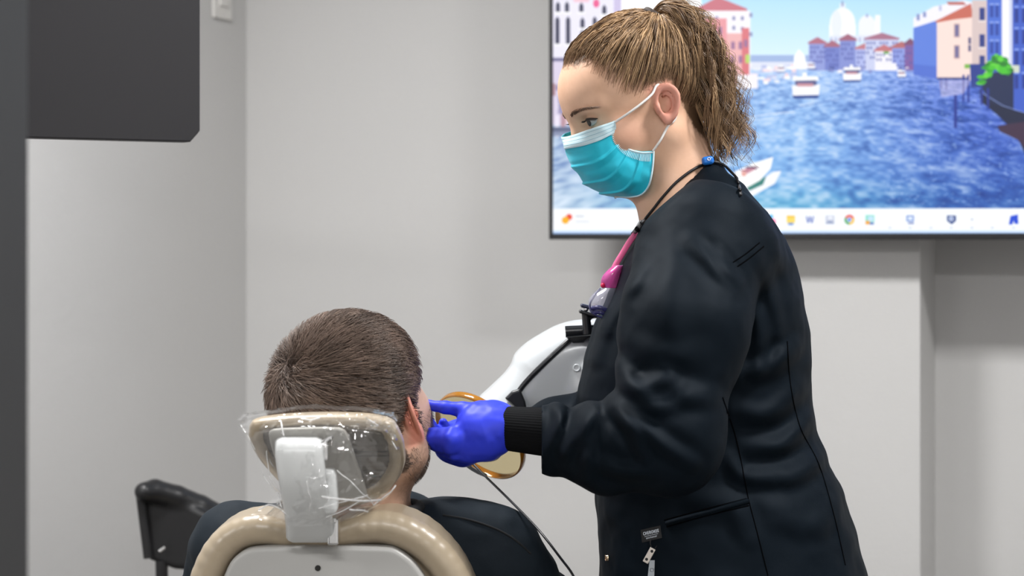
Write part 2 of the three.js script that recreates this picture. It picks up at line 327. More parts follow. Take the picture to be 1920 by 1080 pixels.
  for (let i = 0; i < 24; i++) rect(['#2f3f8c', '#f6f4fc', '#7d88c8'][i % 3], 1518 + rnd() * 190, 124 + rnd() * 8, 3 + rnd() * 8, 2 + rnd() * 4);
  // big houses on the right
  poly('#f2f0fa', [[1712, 34], [1750, 12], [1806, 0], [1822, 4], [1822, 50], [1712, 50]]); rect('#8893c6', 1718, 26, 6, 12); rect('#8893c6', 1730, 22, 6, 10); rect('#b9bfdf', 1760, 10, 5, 10); poly('#c0706a', [[1774, 3], [1806, 3], [1812, 9], [1778, 9]]);
  poly('#5c7fdc', [[1712, 52], [1756, 38], [1756, 148], [1712, 140]]); poly('#4f6fd0', [[1712, 120], [1756, 124], [1756, 148], [1712, 140]]);
  poly('#f7ded6', [[1756, 36], [1822, 32], [1822, 150], [1756, 146]]); poly('#c96a5a', [[1752, 40], [1820, 6], [1824, 32], [1790, 36], [1756, 42]]);
  for (const [x, y] of [[1790, 46], [1790, 86]]) { rect('#c8a8a8', x - 2, y - 2, 11, 26); rect('#6f6a98', x, y, 7, 22); }
  rect('#d8c4c2', 1822, 0, 30, 152); for (const y of [14, 64, 104]) { rect('#2c3c84', 1836, y, 10, 24); rect('#efe3e0', 1834, y + 24, 14, 3); }
  for (const y of [70, 84]) rect('#47477a', 1815, y, 5, 12); rect('#7ab648', 1808, 120, 10, 8);
  rect('#4a6fd4', 1850, -20, 28, 150); for (const [x, y] of [[1856, 10], [1866, 10], [1856, 44], [1866, 44], [1856, 78], [1866, 78]]) { rect('#2b46a2', x, y, 6, 22); rect('#8fa8ec', x - 1, y - 4, 8, 3); }
  rect('#f6f4fc', 1878, -20, 20, 140); rect('#cfd6f0', 1892, -20, 6, 150);
  rect('#3a5cc4', 1898, -300, 800, 520); rect('#4a6fd4', 2040, -300, 90, 520); rect('#d8c4c2', 2190, -300, 110, 520); for (let x = 1902; x < 2600; x += 14) for (const y of [-20, 16, 56, 96, 140]) { rect('#1e3690', x, y, 7, 26); rect('#88a4ee', x - 1, y - 5, 9, 3); }
  rect('#cfd8c8', 1895, 122, 16, 14);
  poly('#243c8e', [[1818, 120], [1850, 120], [1840, 164], [1820, 164]]); poly('#16264e', [[1840, 140], [1900, 130], [1900, 210], [1862, 196], [1840, 165]]);
  for (let i = 0; i < 60; i++) { const k = rnd(), x = 1838 + k * 54, y = 150 - Math.sin(k * 2.6) * 40 + rnd() * 22; oval(['#2fa32a', '#47c22e', '#23802a', '#5fd23a'][i % 4], x, y - 4, 4 + rnd() * 5, 3 + rnd() * 5); }
  poly('#0e1a3c', [[1836, 166], [1862, 194], [1900, 206], [1930, 214], [2600, 250], [2600, 380], [2060, 345], [1930, 310], [1905, 250], [1868, 214], [1838, 190]]);
  poly('#3a2440', [[1870, 236], [1930, 226], [2100, 250], [2040, 300], [1930, 290], [1908, 262], [1874, 246]]); line('#8fa0d8', 1.2, [[1838, 172], [1880, 198], [1930, 214]]);
  rect('#3a4580', 1756, 145, 60, 4);
  for (const [x, y, h, w] of [[1788, 178, 62, 6], [1804, 140, 50, 4], [1813, 140, 52, 4], [1762, 146, 20, 3], [1772, 146, 22, 3], [1838, 160, 36, 4], [1850, 165, 40, 4]]) rect('#1f3390', x, y, w, h);
  poly('rgba(240,214,226,0.45)', [[1760, 150], [1820, 150], [1806, 176], [1764, 182]]);
  // water buses
  const bus = (x, y, k) => { poly('#1d3f8c', [[x - 26 * k, y + 20 * k], [x + 26 * k, y + 20 * k], [x + 22 * k, y + 26 * k], [x - 22 * k, y + 27 * k]]); poly('#f7f7fc', [[x - 26 * k, y + 2 * k], [x + 26 * k, y], [x + 25 * k, y + 20 * k], [x - 24 * k, y + 21 * k]]); rect('#55598a', x - 20 * k, y - 8 * k, 40 * k, 10 * k); rect('#c98f9a', x - 16 * k, y - 2 * k, 30 * k, 6 * k); poly('#ffffff', [[x - 23 * k, y - 14 * k], [x + 22 * k, y - 15 * k], [x + 25 * k, y - 8 * k], [x - 25 * k, y - 7 * k]]); rect('#ffffff', x - 6 * k, y - 22 * k, 8 * k, 9 * k); };
  bus(1510, 158, 1); bus(1597, 136, 0.68); bus(1690, 137, 0.32); bus(1464, 128, 0.3); bus(1520, 122, 0.3);
  line('rgba(240,246,255,0.7)', 2.2, [[1392, 222], [1440, 214], [1490, 210]]); line('rgba(40,80,170,0.5)', 2, [[1470, 206], [1560, 188], [1600, 178]]); line('rgba(240,246,255,0.5)', 3, [[1380, 228], [1420, 224], [1460, 222]]);
  // speed boat by the shoulder
  poly('#f4f6fc', [[1386, 360], [1450, 322], [1464, 320], [1452, 344], [1410, 368], [1386, 372]]); poly('#2f7f78', [[1398, 352], [1436, 330], [1430, 346], [1404, 358]]); poly('#ffffff', [[1376, 322], [1412, 306], [1449, 294], [1444, 316], [1424, 338], [1392, 356], [1374, 352]]); poly('#c88a9c', [[1386, 320], [1410, 312], [1422, 314], [1400, 326]]); rect('#6a4a6a', 1398, 312, 22, 4); oval('#e5a9a0', 1394, 326, 5, 5);
  // task bar
  rect('#eef5fd', 1000, 391, 1700, 60); rect('#f7fafe', 1000, 392, 1700, 40); rect('#cfe2fa', 1000, 432, 1700, 4); rect('#93b9ee', 1000, 436, 1700, 12);
  line('#d8e6f6', 1, [[1000, 391], [2600, 391]]);
  oval('#e8472f', 1066, 407, 6, 6); oval('#f6b21e', 1059, 413, 7, 7); rect('#c8ccd6', 1078, 404, 16, 3); rect('#dcdfe6', 1078, 414, 26, 3);
  oval('#b77df0', 1441, 409, 5, 6); oval('#ef5f9c', 1448, 416, 6, 6); oval('#3db8e8', 1445, 406, 4, 4);
  rect('#f3c63a', 1474, 404, 16, 12); rect('#f8d968', 1474, 408, 16, 10); rect('#4b86d8', 1477, 418, 10, 4);
  const glyph = (s, x, y, size, col) => { const p = M(x, y); c.fillStyle = col; c.font = `bold ${size * 1.45}px sans-serif`; c.textAlign = 'center'; c.textBaseline = 'middle'; c.fillText(s, ...p); };
  glyph('W', 1518, 412, 17, '#4560b8'); rect('#c9cfe0', 1547, 404, 17, 16); poly('#9aa5c4', [[1547, 420], [1556, 410], [1564, 420]]); oval('#e9ecf6', 1556, 409, 5, 4);
  for (const [a0, a1, col] of [[-2.7, -0.4, '#e54434'], [-0.4, 1.6, '#f3c233'], [1.6, 3.6, '#37a457']]) { c.fillStyle = col; const p = M(1592, 412); c.beginPath(); c.moveTo(...p); c.arc(p[0], p[1], 13.5, a0, a1); c.closePath(); c.fill(); } oval('#ffffff', 1592, 412, 5, 5); oval('#4b86ea', 1592, 412, 3.6, 3.6);
  rect('#8fe0cf', 1622, 403, 17, 13); rect('#f0a52e', 1622, 414, 8, 7); rect('#3a67b8', 1630, 417, 8, 4); rect('#c6e3fb', 1627, 406, 10, 8);
  rect('#3b6fc8', 1699, 404, 14, 11); rect('#dfeafb', 1701, 406, 10, 7); rect('#5a6fb4', 1702, 417, 11, 3);
  poly('#1f3f86', [[1775, 404], [1792, 404], [1792, 414], [1784, 421], [1775, 414]]); oval('#dfe7f7', 1783, 410, 4.5, 4.5); oval('#2b56b0', 1783, 410, 2, 2);
  poly('#1748d4', [[1891, 421], [1894, 405], [1908, 402], [1909, 420], [1902, 420], [1900, 413], [1898, 421]]);
  for (const [x, col] of [[1960, '#5aa9e6'], [1998, '#e2574c'], [2036, '#7b61c9'], [2200, '#6d7a94'], [2222, '#6d7a94'], [2244, '#6d7a94']]) rect(col, x, 406, 12, 12);
  for (const x of [1668, 1706, 1745, 1783, 1822, 1860, 1900]) rect('#b4c2dc', x - 3, 426, 6, 2);
  rect('#aab2c4', 1820, 410, 4, 3);
  const tex = new THREE.CanvasTexture(cv); tex.colorSpace = THREE.SRGBColorSpace;
  const scr = new THREE.PlaneGeometry(sw, sh).translate(0, bot + sh / 2, 0.0415);
  part('screen', scr, new THREE.MeshStandardMaterial({ color: 0x050505, roughness: 0.45, emissive: 0xffffff, emissiveMap: tex, emissiveIntensity: 0.74 }), t, 'lit screen with canal picture and white task bar');
  const l = new THREE.RectAreaLight(new THREE.Color(0.75, 0.87, 1), 0.12, sw, sh), lp = RW(x0 + wpx / 2, y0 + hgt / 2, qf + 0.004); l.name = 'screen_light'; l.position.copy(lp); l.rotation.y = -YAW + Math.PI; scene.add(l);
}

// ---------------------------------------------------------------- the standing person in the black jacket
const tableAt = (tab, y) => { if (y <= tab[0][0]) return tab[0].slice(1); for (let i = 1; i < tab.length; i++) if (y <= tab[i][0]) { const t = (y - tab[i - 1][0]) / (tab[i][0] - tab[i - 1][0]), u = t * t * (3 - 2 * t) * 0.4 + t * 0.6; return tab[i].slice(1).map((v, k) => lerp(tab[i - 1][k + 1], v, u)); } return tab[tab.length - 1].slice(1); };
function distToLine(x, y, pts) {                              // distance to a polyline in the x-y plane, and how far along
  let best = 1e9, along = 0;
  for (let i = 0; i < pts.length - 1; i++) { const [ax, ay] = pts[i], [bx, by] = pts[i + 1], dx = bx - ax, dy = by - ay, h = clamp(((x - ax) * dx + (y - ay) * dy) / (dx * dx + dy * dy)), d = Math.hypot(x - ax - dx * h, y - ay - dy * h); if (d < best) { best = d; along = (i + h) / (pts.length - 1); } }
  return [best, along];
}
const clothTex = (() => { const t = texture(128, 128, (x, y) => 0.5 + 0.35 * Math.sin((x + y) * Math.PI / 4) + 0.3 * (hash3(x, y, 1) - 0.5)); t.repeat.set(70, 70); return t; })();
const blackCloth = phys(new THREE.Color().setRGB(0.0030, 0.0056, 0.0090), 0.6, { bumpMap: clothTex, bumpScale: 0.0001, specularIntensity: 0.17, specularColor: new THREE.Color(0.72, 0.85, 1) });
const skin = phys(0xffffff, 0.5, { vertexColors: true, specularIntensity: 0.6 });
const blueGlove = phys(new THREE.Color().setRGB(0.022, 0.040, 0.60), 0.5, { specularIntensity: 0.55 });
const W = {};
{
  const DM = 2.70, psi = 15 * Math.PI / 180, pit = 17 * Math.PI / 180, SC = 1.04;
  const Fw = V(-Math.cos(psi) * Math.cos(pit), -Math.sin(pit), Math.sin(psi) * Math.cos(pit)).normalize();
  const Sd = V(Math.sin(psi), 0, Math.cos(psi)), Up = V().crossVectors(Fw, Sd).normalize();
  Sd.crossVectors(Up, Fw).normalize();
  const eye = P(1109, 227, 2.655);
  const C = eye.clone().addScaledVector(Fw, -0.077 * SC).addScaledVector(Sd, -0.031 * SC);
  const L = (f, u, s) => C.clone().addScaledVector(Fw, f * SC).addScaledVector(Up, u * SC).addScaledVector(Sd, s * SC);   // head axes -> place
  const neckTop = L(-0.03, -0.03, 0), neckLow = P(1292, 420, DM);
  const v3 = (x, y, z) => ({ x, y, z });
  function headLocal(f, u, s, bald = false) {
    const a = Math.abs(s);
    let d = sdEll(f, u, s, -0.008, 0.030, 0, 0.096, 0.082, 0.075);
    d = smin(d, sdEll(f, u, s, 0.036, 0.034, 0, 0.059, 0.056, 0.060), 0.03);
    d = smin(d, sdEll(f, u, s, 0.030, -0.035, 0, 0.054, 0.072, 0.056), 0.03);
    d = smin(d, sdCap(f, u, a, v3(-0.012, -0.045, 0.050), v3(0.04, -0.088, 0.016), 0.018, 0.015), 0.03);
    d = smin(d, sdCap(f, u, a, v3(0.058, -0.090, 0), v3(0.054, -0.090, 0.01), 0.013, 0.012), 0.02);
    d = smin(d, sdEll(f, u, a, 0.048, -0.028, 0.036, 0.030, 0.026, 0.026), 0.02);
    d = smin(d, sdCap(f, u, a, v3(0.080, 0.016, 0.008), v3(0.064, 0.018, 0.046), 0.011, 0.010), 0.014);
    d = smax(d, -sdEll(f, u, a, 0.098, -0.003, 0.034, 0.024, 0.0125, 0.021), 0.012);
    d = smin(d, sdSphere(f, u, a, v3(0.0680, -0.001, 0.0345), 0.0136), 0.004);
    d = smin(d, sdCap(f, u, s, v3(0.084, 0.004, 0), v3(0.096, -0.032, 0), 0.0075, 0.010), 0.012);
    d = smin(d, sdSphere(f, u, a, v3(0.086, -0.038, 0.011), 0.008), 0.008);
    d = smin(d, sdEll(f, u, s, 0.070, -0.062, 0, 0.016, 0.012, 0.022), 0.014);
    // ear
    const K = 0.76, ef = ((f + 0.012) * 0.98 + (u + 0.004) * 0.17) / K, eu = ((u + 0.004) * 0.98 - (f + 0.012) * 0.17) / K;
    const wid = 0.0170 + 0.004 * smooth(-0.02, 0.02, eu), rad = Math.hypot(ef / wid, eu / 0.031), s0 = 0.0780 - ef * 0.40;
    if (!bald && rad < 1.9 && a > 0.04) {
      const rim = Math.hypot((rad - 0.86) * 0.018 * K, a - s0 - 0.001) - 0.0031, plate = smax((rad - 0.92) * 0.017 * K, Math.abs(a - s0 + 0.0100) - 0.003, 0.003);
      const anti = Math.hypot((Math.hypot((ef + 0.001) / 0.010, (eu + 0.001) / 0.018) - 1) * 0.010 * K, a - s0 + 0.0032) - 0.0023, lobe = sdEll(f, u, a, -0.008, -0.025, 0.0770, 0.0070, 0.0075, 0.0045);
      let e = smin(smin(rim, plate, 0.003), smin(ef < 0.004 ? anti : 9, lobe, 0.004), 0.0025);
      e = smin(e, sdEll(f, u, a, 0.000, -0.008, 0.0745, 0.0045, 0.0070, 0.0055), 0.003);
      e = smax(e, -sdEll(f, u, a, -0.0085, -0.008, 0.082, 0.0065, 0.0085, 0.0115), 0.002);
      d = smin(d, e, 0.003);
    }
    return d;
  }
  const toLocal = (x, y, z, o) => { const px = x - C.x, py = y - C.y, pz = z - C.z; o[0] = (px * Fw.x + py * Fw.y + pz * Fw.z) / SC; o[1] = (px * Up.x + py * Up.y + pz * Up.z) / SC; o[2] = (px * Sd.x + py * Sd.y + pz * Sd.z) / SC; return o; };
  const o3 = [0, 0, 0];
  const throat = L(-0.002, -0.075, 0), sterno = P(1256, 430, DM - 0.02);
  const head = (x, y, z) => { toLocal(x, y, z, o3); return headLocal(o3[0], o3[1], o3[2]) * SC; };
  const body = (x, y, z) => {
    let d = head(x, y, z);
    let n = sdCap(x, y, z, neckTop, neckLow, 0.050, 0.058);
    n = smin(n, sdCap(x, y, z, throat, sterno, 0.030, 0.034), 0.03);
    n = smin(n, sdCap(x, y, z, L(-0.015, -0.045, 0.045), P(1258, 412, DM - 0.035), 0.013, 0.010), 0.015);
    d = smin(d, n, 0.022);
    d = smin(d, sdEll(x, y, z, neckLow.x + 0.02, neckLow.y - 0.16, neckLow.z, 0.09, 0.16, 0.13), 0.05);
    return d;
  };
  W.headLocal = headLocal; W.L = L; W.toLocal = toLocal; W.body = body; W.head = head; W.Fw = Fw; W.Up = Up; W.Sd = Sd; W.SC = SC;
  // where hair grows on the scalp: above the hairline
  const inHair = (f, u, s) => {
    const a = Math.abs(s);
    const front = u - (0.070 - 0.004 * Math.cos(a * 60)) - 0.0;                  // forehead line
    const side = u - lerp(0.074, 0.012, smooth(0.085, 0.018, f));                     // temple to ear
    const back = u - lerp(0.020, -0.066, smooth(-0.020, -0.062, f));
    return f > 0.0 ? Math.min(Math.max(front, -1), side) : Math.max(back, f > -0.02 ? u - 0.018 : -1);
  };
  W.inHair = inHair;
  const tint = (x, y, z, c) => {
    toLocal(x, y, z, o3); const [f, u, s] = o3, a = Math.abs(s), n = noise(x * 60, y * 60, z * 60) - 0.5, n2 = noise(x * 400, y * 400, z * 400) - 0.5;
    let r = 0.665 + n * 0.05 + n2 * 0.03, g = 0.410 + n * 0.05 + n2 * 0.025, b = 0.280 + n * 0.05 + n2 * 0.02;
    const ear = smooth(0.066, 0.078, a) * smooth(0.03, 0.012, Math.abs(f + 0.012)) * smooth(0.035, 0.022, Math.abs(u + 0.003));
    r = lerp(r, 0.70, ear); g = lerp(g, 0.30, ear * 0.8); b = lerp(b, 0.235, ear * 0.8);
    const cheek = smooth(0.05, 0.0, Math.hypot(f - 0.045, u + 0.03)); g -= cheek * 0.035; b -= cheek * 0.02;
   
    const hv = smooth(-0.004, 0.010, inHair(f, u, s) + (noise(x * 500, y * 500, z * 500) - 0.5) * 0.012) * (Math.hypot(f + 0.012, (u + 0.004) * 0.62) < 0.016 && a > 0.066 ? 0 : 1);
    c[0] = lerp(r, 0.115, hv); c[1] = lerp(g, 0.065, hv); c[2] = lerp(b, 0.035, hv);
  };
  const hl = P(1020, 0, 2.75), hh = P(1420, 470, 2.75);
  const bodyGeo = mesher(body, [L(0, 0, 0).x - 0.16, neckLow.y - 0.05, C.z - 0.15], [C.x + 0.22, C.y + 0.18, C.z + 0.15], 0.0026, tint);
  const person = thing('person', 'person in black jacket, blue mask and blue gloves standing by the dental chair', 'person', [0, 0, 0]);
  W.group = person;
  // chest below the neck, hidden by the jacket, is part of the same skin
  const chestGeo = mesher(body, [neckLow.x - 0.15, neckLow.y - 0.34, neckLow.z - 0.18], [neckLow.x + 0.2, neckLow.y - 0.045, neckLow.z + 0.18], 0.008, (x, y, z, c) => { c[0] = 0.6; c[1] = 0.355; c[2] = 0.255; });
  part('body', [bodyGeo, chestGeo], skin, person);

  // eye, lashes and brow
  const eyeWhite = std(new THREE.Color().setRGB(0.42, 0.37, 0.34), 0.2), iris = std(new THREE.Color().setRGB(0.030, 0.019, 0.014), 0.45), lash = std(new THREE.Color().setRGB(0.022, 0.014, 0.011), 0.6);
  for (const sg of [1, -1]) {
    const lid = (k, o = 0.0132, up = 0) => { const az = lerp(-0.75, 0.95, k), el = up; return L(0.0665 + o * Math.cos(az) * Math.cos(el), -0.001 + o * Math.sin(el), sg * (0.0315 + o * Math.sin(az) * Math.cos(el))); };
    const cap = (e0, e1) => sheet((u, v) => { const az = lerp(-0.72, 1.15, u), el = lerp(e0, e1, v) * Math.sqrt(Math.max(0, 1 - ((u - 0.5) * 2) ** 2)); return L(0.0685 + 0.0152 * Math.cos(az) * Math.cos(el), 0.0005 + 0.0152 * Math.sin(el), sg * (0.0350 + 0.0152 * Math.sin(az) * Math.cos(el))); }, 16, 6);
    const eyePart = part('eyeball', cap(-0.42, 0.26), eyeWhite, person);
    part('iris', sheet((u, v) => { const w = u * 2 * Math.PI, r = 0.0064 * v, az = 0.1 + r / 0.0152 * Math.cos(w), el = -0.10 + r / 0.0152 * Math.sin(w) * 0.75; return L(0.0685 + 0.0155 * Math.cos(az) * Math.cos(el), 0.0005 + 0.0155 * Math.sin(el), sg * (0.0350 + 0.0155 * Math.sin(az) * Math.cos(el))); }, 20, 4), iris, eyePart);
    const ls = new Strands();
    const upper = []; for (let i = 0; i <= 14; i++) { const k = i / 14, az = lerp(-0.78, 1.22, k), el = 0.05 + 0.20 * Math.sin(k * Math.PI); upper.push(L(0.0685 + 0.0158 * Math.cos(az) * Math.cos(el), 0.0005 + 0.0158 * Math.sin(el), sg * (0.0350 + 0.0158 * Math.sin(az) * Math.cos(el)))); }
    ls.add(upper, (t) => 0.0006 + 0.0006 * Math.sin(t * Math.PI), [0.02, 0.013, 0.01], 6);
    for (let i = 1; i < 14; i++) for (let q = 0; q < 3; q++) { const a0 = upper[i].clone().lerp(upper[Math.min(i + 1, 14)], q / 3), k = (i + q / 3) / 14; ls.add([a0, a0.clone().addScaledVector(Fw, 0.004).addScaledVector(Up, -0.0015).addScaledVector(Sd, sg * (k - 0.4) * 0.004), a0.clone().addScaledVector(Fw, 0.0075).addScaledVector(Up, -0.001).addScaledVector(Sd, sg * (k - 0.4) * 0.009)], (t) => 0.00032 * (1.1 - t), [0.02, 0.013, 0.01], 3); }
    const m = std(0xffffff, 0.6, { vertexColors: true });
    part('eyelashes', ls.geo(), m, person);
    const bs = new Strands();
    for (let i = 0; i < 130; i++) {
      const k = rnd(), s = lerp(0.014, 0.058, k), u = 0.0135 + 0.0070 * Math.sin(Math.min(1, k * 1.25) * 1.9) - 0.004 * k + rr(-0.0026, 0.0026) * (1.15 - k * 0.8);
      const q = L(0.14, u, sg * s), dir = Fw.clone().negate(); let d = 0; for (let n = 0; n < 60; n++) { const v = body(q.x, q.y, q.z); if (v < 2e-4) break; q.addScaledVector(dir, v * 0.8); }
      const e = q.clone().addScaledVector(Sd, sg * 0.006).addScaledVector(Up, lerp(0.003, -0.001, k)).addScaledVector(Fw, lerp(-0.0005, -0.0035, k));
      bs.add([q.addScaledVector(Fw, 0.0004), q.clone().lerp(e, 0.5).addScaledVector(Fw, 0.0008), e], (t) => 0.00042 * (1.15 - t), [0.21 + rr(-0.03, 0.05), 0.125, 0.08], 3);
    }
    part('eyebrow', bs.geo(), m, person);
  }

  // ---- hair
  const tie = P(1229, 30, 2.69);
  const capR = [0.103, 0.0885, 0.0805], capC = [-0.009, 0.030, 0];
  const onCap = (f, u, s, lift = 0) => { let a = (f - capC[0]) / capR[0], b = (u - capC[1]) / capR[1], c = (s - capC[2]) / capR[2]; const l = Math.hypot(a, b, c) || 1; const k = (1 + lift / 0.09) / l; return [capC[0] + a * k * capR[0], capC[1] + b * k * capR[1], capC[2] + c * k * capR[2]]; };
  const line = [[0.088, 0.074, 0], [0.083, 0.076, 0.022], [0.074, 0.070, 0.042], [0.061, 0.054, 0.055], [0.047, 0.030, 0.065], [0.025, 0.012, 0.071], [0.002, 0.018, 0.076], [-0.022, 0.020, 0.076], [-0.033, 0.000, 0.072], [-0.044, -0.028, 0.062], [-0.066, -0.058, 0.040], [-0.078, -0.068, 0.018], [-0.080, -0.070, 0]].map((a) => V(...a));
  const hairline = curve(line);
  const blond = (k) => { const t = clamp(k); return [lerp(0.085, 0.66, t), lerp(0.045, 0.43, t), lerp(0.022, 0.235, t)]; };
  const hs = new Strands(), T0 = (() => { const o = [0, 0, 0]; toLocal(tie.x, tie.y, tie.z, o); return o; })(), skull = [-0.008, 0.030];
  const onSkull = (f, u, s, lift) => { let a = f - skull[0], b = u - skull[1], c = s; const l = Math.hypot(a, b, c) || 1; a /= l; b /= l; c /= l; let r = 0.1; for (let k = 0; k < 5; k++) { const d = headLocal(skull[0] + a * r, skull[1] + b * r, c * r, true); r -= d * 0.95; if (Math.abs(d) < 3e-4) break; } r += lift; return [skull[0] + a * r, skull[1] + b * r, c * r]; };
  const N = 2600;
  for (let i = 0; i < N; i++) {
    const sg = i % 2 ? 1 : -1, back = rnd() < 0.38;
    const hp = rnd(), h = hairline.getPoint(hp), wv = noise(hp * 22 + sg * 31, 4, 1) * 12, wa = 0.0016 + 0.0022 * noise(hp * 15, sg * 7, 2);
    // start somewhere between the hairline and the tie
    const k0 = rnd() < 0.6 ? 0 : rnd() * 0.55, pts = [];
    const lift = rr(0.000, 0.0045), wob = rr(-1, 1) * 0.006, ph = rnd() * 7, fr = rr(6, 14), am = rr(0.0002, 0.0012);
    const jit = Math.pow(rnd(), 2) * 0.010, st = [h.x + rr(-0.004, 0.004) - jit * 0.4, h.y + rr(-0.004, 0.004) + jit, h.z * sg + rr(-0.003, 0.003)];
    for (let q = 0; q <= 11; q++) {
      const k = lerp(k0, 1, q / 11), e = Math.pow(k, 0.92);
      const f = lerp(st[0], T0[0], e), u = lerp(st[1], T0[1], e), s = lerp(st[2], T0[2] + sg * 0.004, e) + wob * Math.sin(k * Math.PI);
      const up = lerp(-0.0012, 0.0030 + lift, smooth(0, 0.22, k)) + 0.0035 * smooth(0.15, 0.7, k), c = onSkull(f, u, s, up), w = Math.sin(k * fr + ph) * am * 2.2 + Math.sin(k * 15 + wv) * wa * smooth(0.1, 0.35, k) * smooth(1, 0.7, k), e2 = smooth(0.80, 1, k);
      pts.push(L(lerp(c[0], T0[0], e2), lerp(c[1], T0[1], e2) + w * (1 - e2), lerp(c[2], T0[2], e2 * 0.8) + w));
    }
    const light = clamp(rr(-0.05, 0.44) + 0.5 * Math.max(0, noise(h.x * 160 + sg * 9, h.y * 160, k0 * 6) - 0.5) + (rnd() < 0.25 ? 0.38 : 0)), rad = rr(0.00045, 0.0010);
    hs.add(pts, (t) => rad * (0.12 + 1.05 * smooth(0, 0.4, t)) * (t > 0.9 ? 0.9 : 1), (t) => { const c = blond(light), k = k0 ? 0 : 0.55 * smooth(0.16, 0, t); return [lerp(c[0], 0.42, k), lerp(c[1], 0.25, k), lerp(c[2], 0.17, k)]; }, 3);
  }
  const hairMat = phys(0xffffff, 0.42, { vertexColors: true, specularIntensity: 0.7 });
  const hair = part('hair', hs.geo(), hairMat, person, 'blond-brown hair pulled back from the face');
  // pony tail: curly strands falling from the tie
  const pt = new Strands();
  const inner = [[1232, 27], [1243, 22], [1262, 40], [1282, 84], [1298, 140], [1312, 200], [1324, 256], [1338, 296]];
  const outer = [[1228, 20], [1248, 6], [1286, 14], [1326, 58], [1352, 118], [1376, 184], [1388, 246], [1382, 306]];
  const cat = (T, z, k) => { const x = clamp(k) * 7, j = Math.min(6, Math.floor(x)), t = x - j, a = T[Math.max(0, j - 1)][z], b = T[j][z], c = T[Math.min(7, j + 1)][z], d = T[Math.min(7, j + 2)][z]; return 0.5 * (2 * b + (c - a) * t + (2 * a - 5 * b + 4 * c - d) * t * t + (3 * b - a - 3 * c + d) * t * t * t); };
  for (let i = 0; i < 190; i++) {                              // locks
    const loose = i > 130, w = loose ? rr(0.7, 1.18) : Math.pow(rnd(), 0.8), depth = rr(-1, 1), len = loose ? rr(0.82, 1.05) : rr(0.70, 1.0);
    const ph = rnd() * 6.28, fr = rr(14, 23), amp = loose ? rr(0.008, 0.014) : rr(0.006, 0.011) * (0.4 + 0.65 * w), dsp = depth * rr(0.022, 0.05), jx = rr(-1, 1) * 0.014, jy = rr(-1, 1) * 0.014, asp = rr(0.5, 1);
    const light = clamp(rr(-0.05, 0.38) + (rnd() < 0.22 ? 0.4 : 0)), count = loose ? 3 : 11;
    for (let e = 0; e < count; e++) {
      const n = 40, pts = [], l2 = len * rr(0.9, 1.02), ox = rr(-1, 1), oy = rr(-1, 1), oz = rr(-1, 1), pj = rr(-0.25, 0.25), spread = loose ? 0.005 : 0.0032, fz = rr(0.0, 0.0006), fzf = rr(40, 80);
      for (let q = 0; q <= n; q++) {
        const k = q / n * l2, g = smooth(0, 0.4, k), cu = amp * smooth(0.08, 0.5, k) * (0.8 + 0.5 * k), sp = spread * (0.45 + 0.8 * k);
        const p = P(lerp(cat(inner, 0, k), cat(outer, 0, k), w), lerp(cat(inner, 1, k), cat(outer, 1, k), w), 2.70 - dsp * g - 0.006);
        p.x += Math.cos(k * fr + ph + pj) * cu + jx * g * k + ox * sp + Math.sin(k * fzf) * fz; p.y += Math.sin(k * fr + ph + pj) * cu * asp + jy * g * k + oy * sp; p.z += Math.sin(k * fr + ph + pj) * cu + oz * sp;
        pts.push(p);
      }
      const lt = clamp(light + rr(-0.15, 0.15)), rad = loose ? rr(0.0002, 0.0004) : rr(0.0004, 0.00085);
      pt.add(pts, (t) => rad * (1.2 - 0.75 * t), (t) => blond(lt), 3);
    }
  }
  part('pony_tail', pt.geo(), hairMat, hair, 'curly blond-brown pony tail');
  part('hair_tie', new THREE.TorusGeometry(0.0145, 0.0042, 10, 28).applyQuaternion(new THREE.Quaternion().setFromUnitVectors(V(0, 0, 1), V(0.55, 0.83, 0).normalize())).translate(tie.x, tie.y, tie.z), std(new THREE.Color().setRGB(0.03, 0.018, 0.012), 0.7), hair);
}

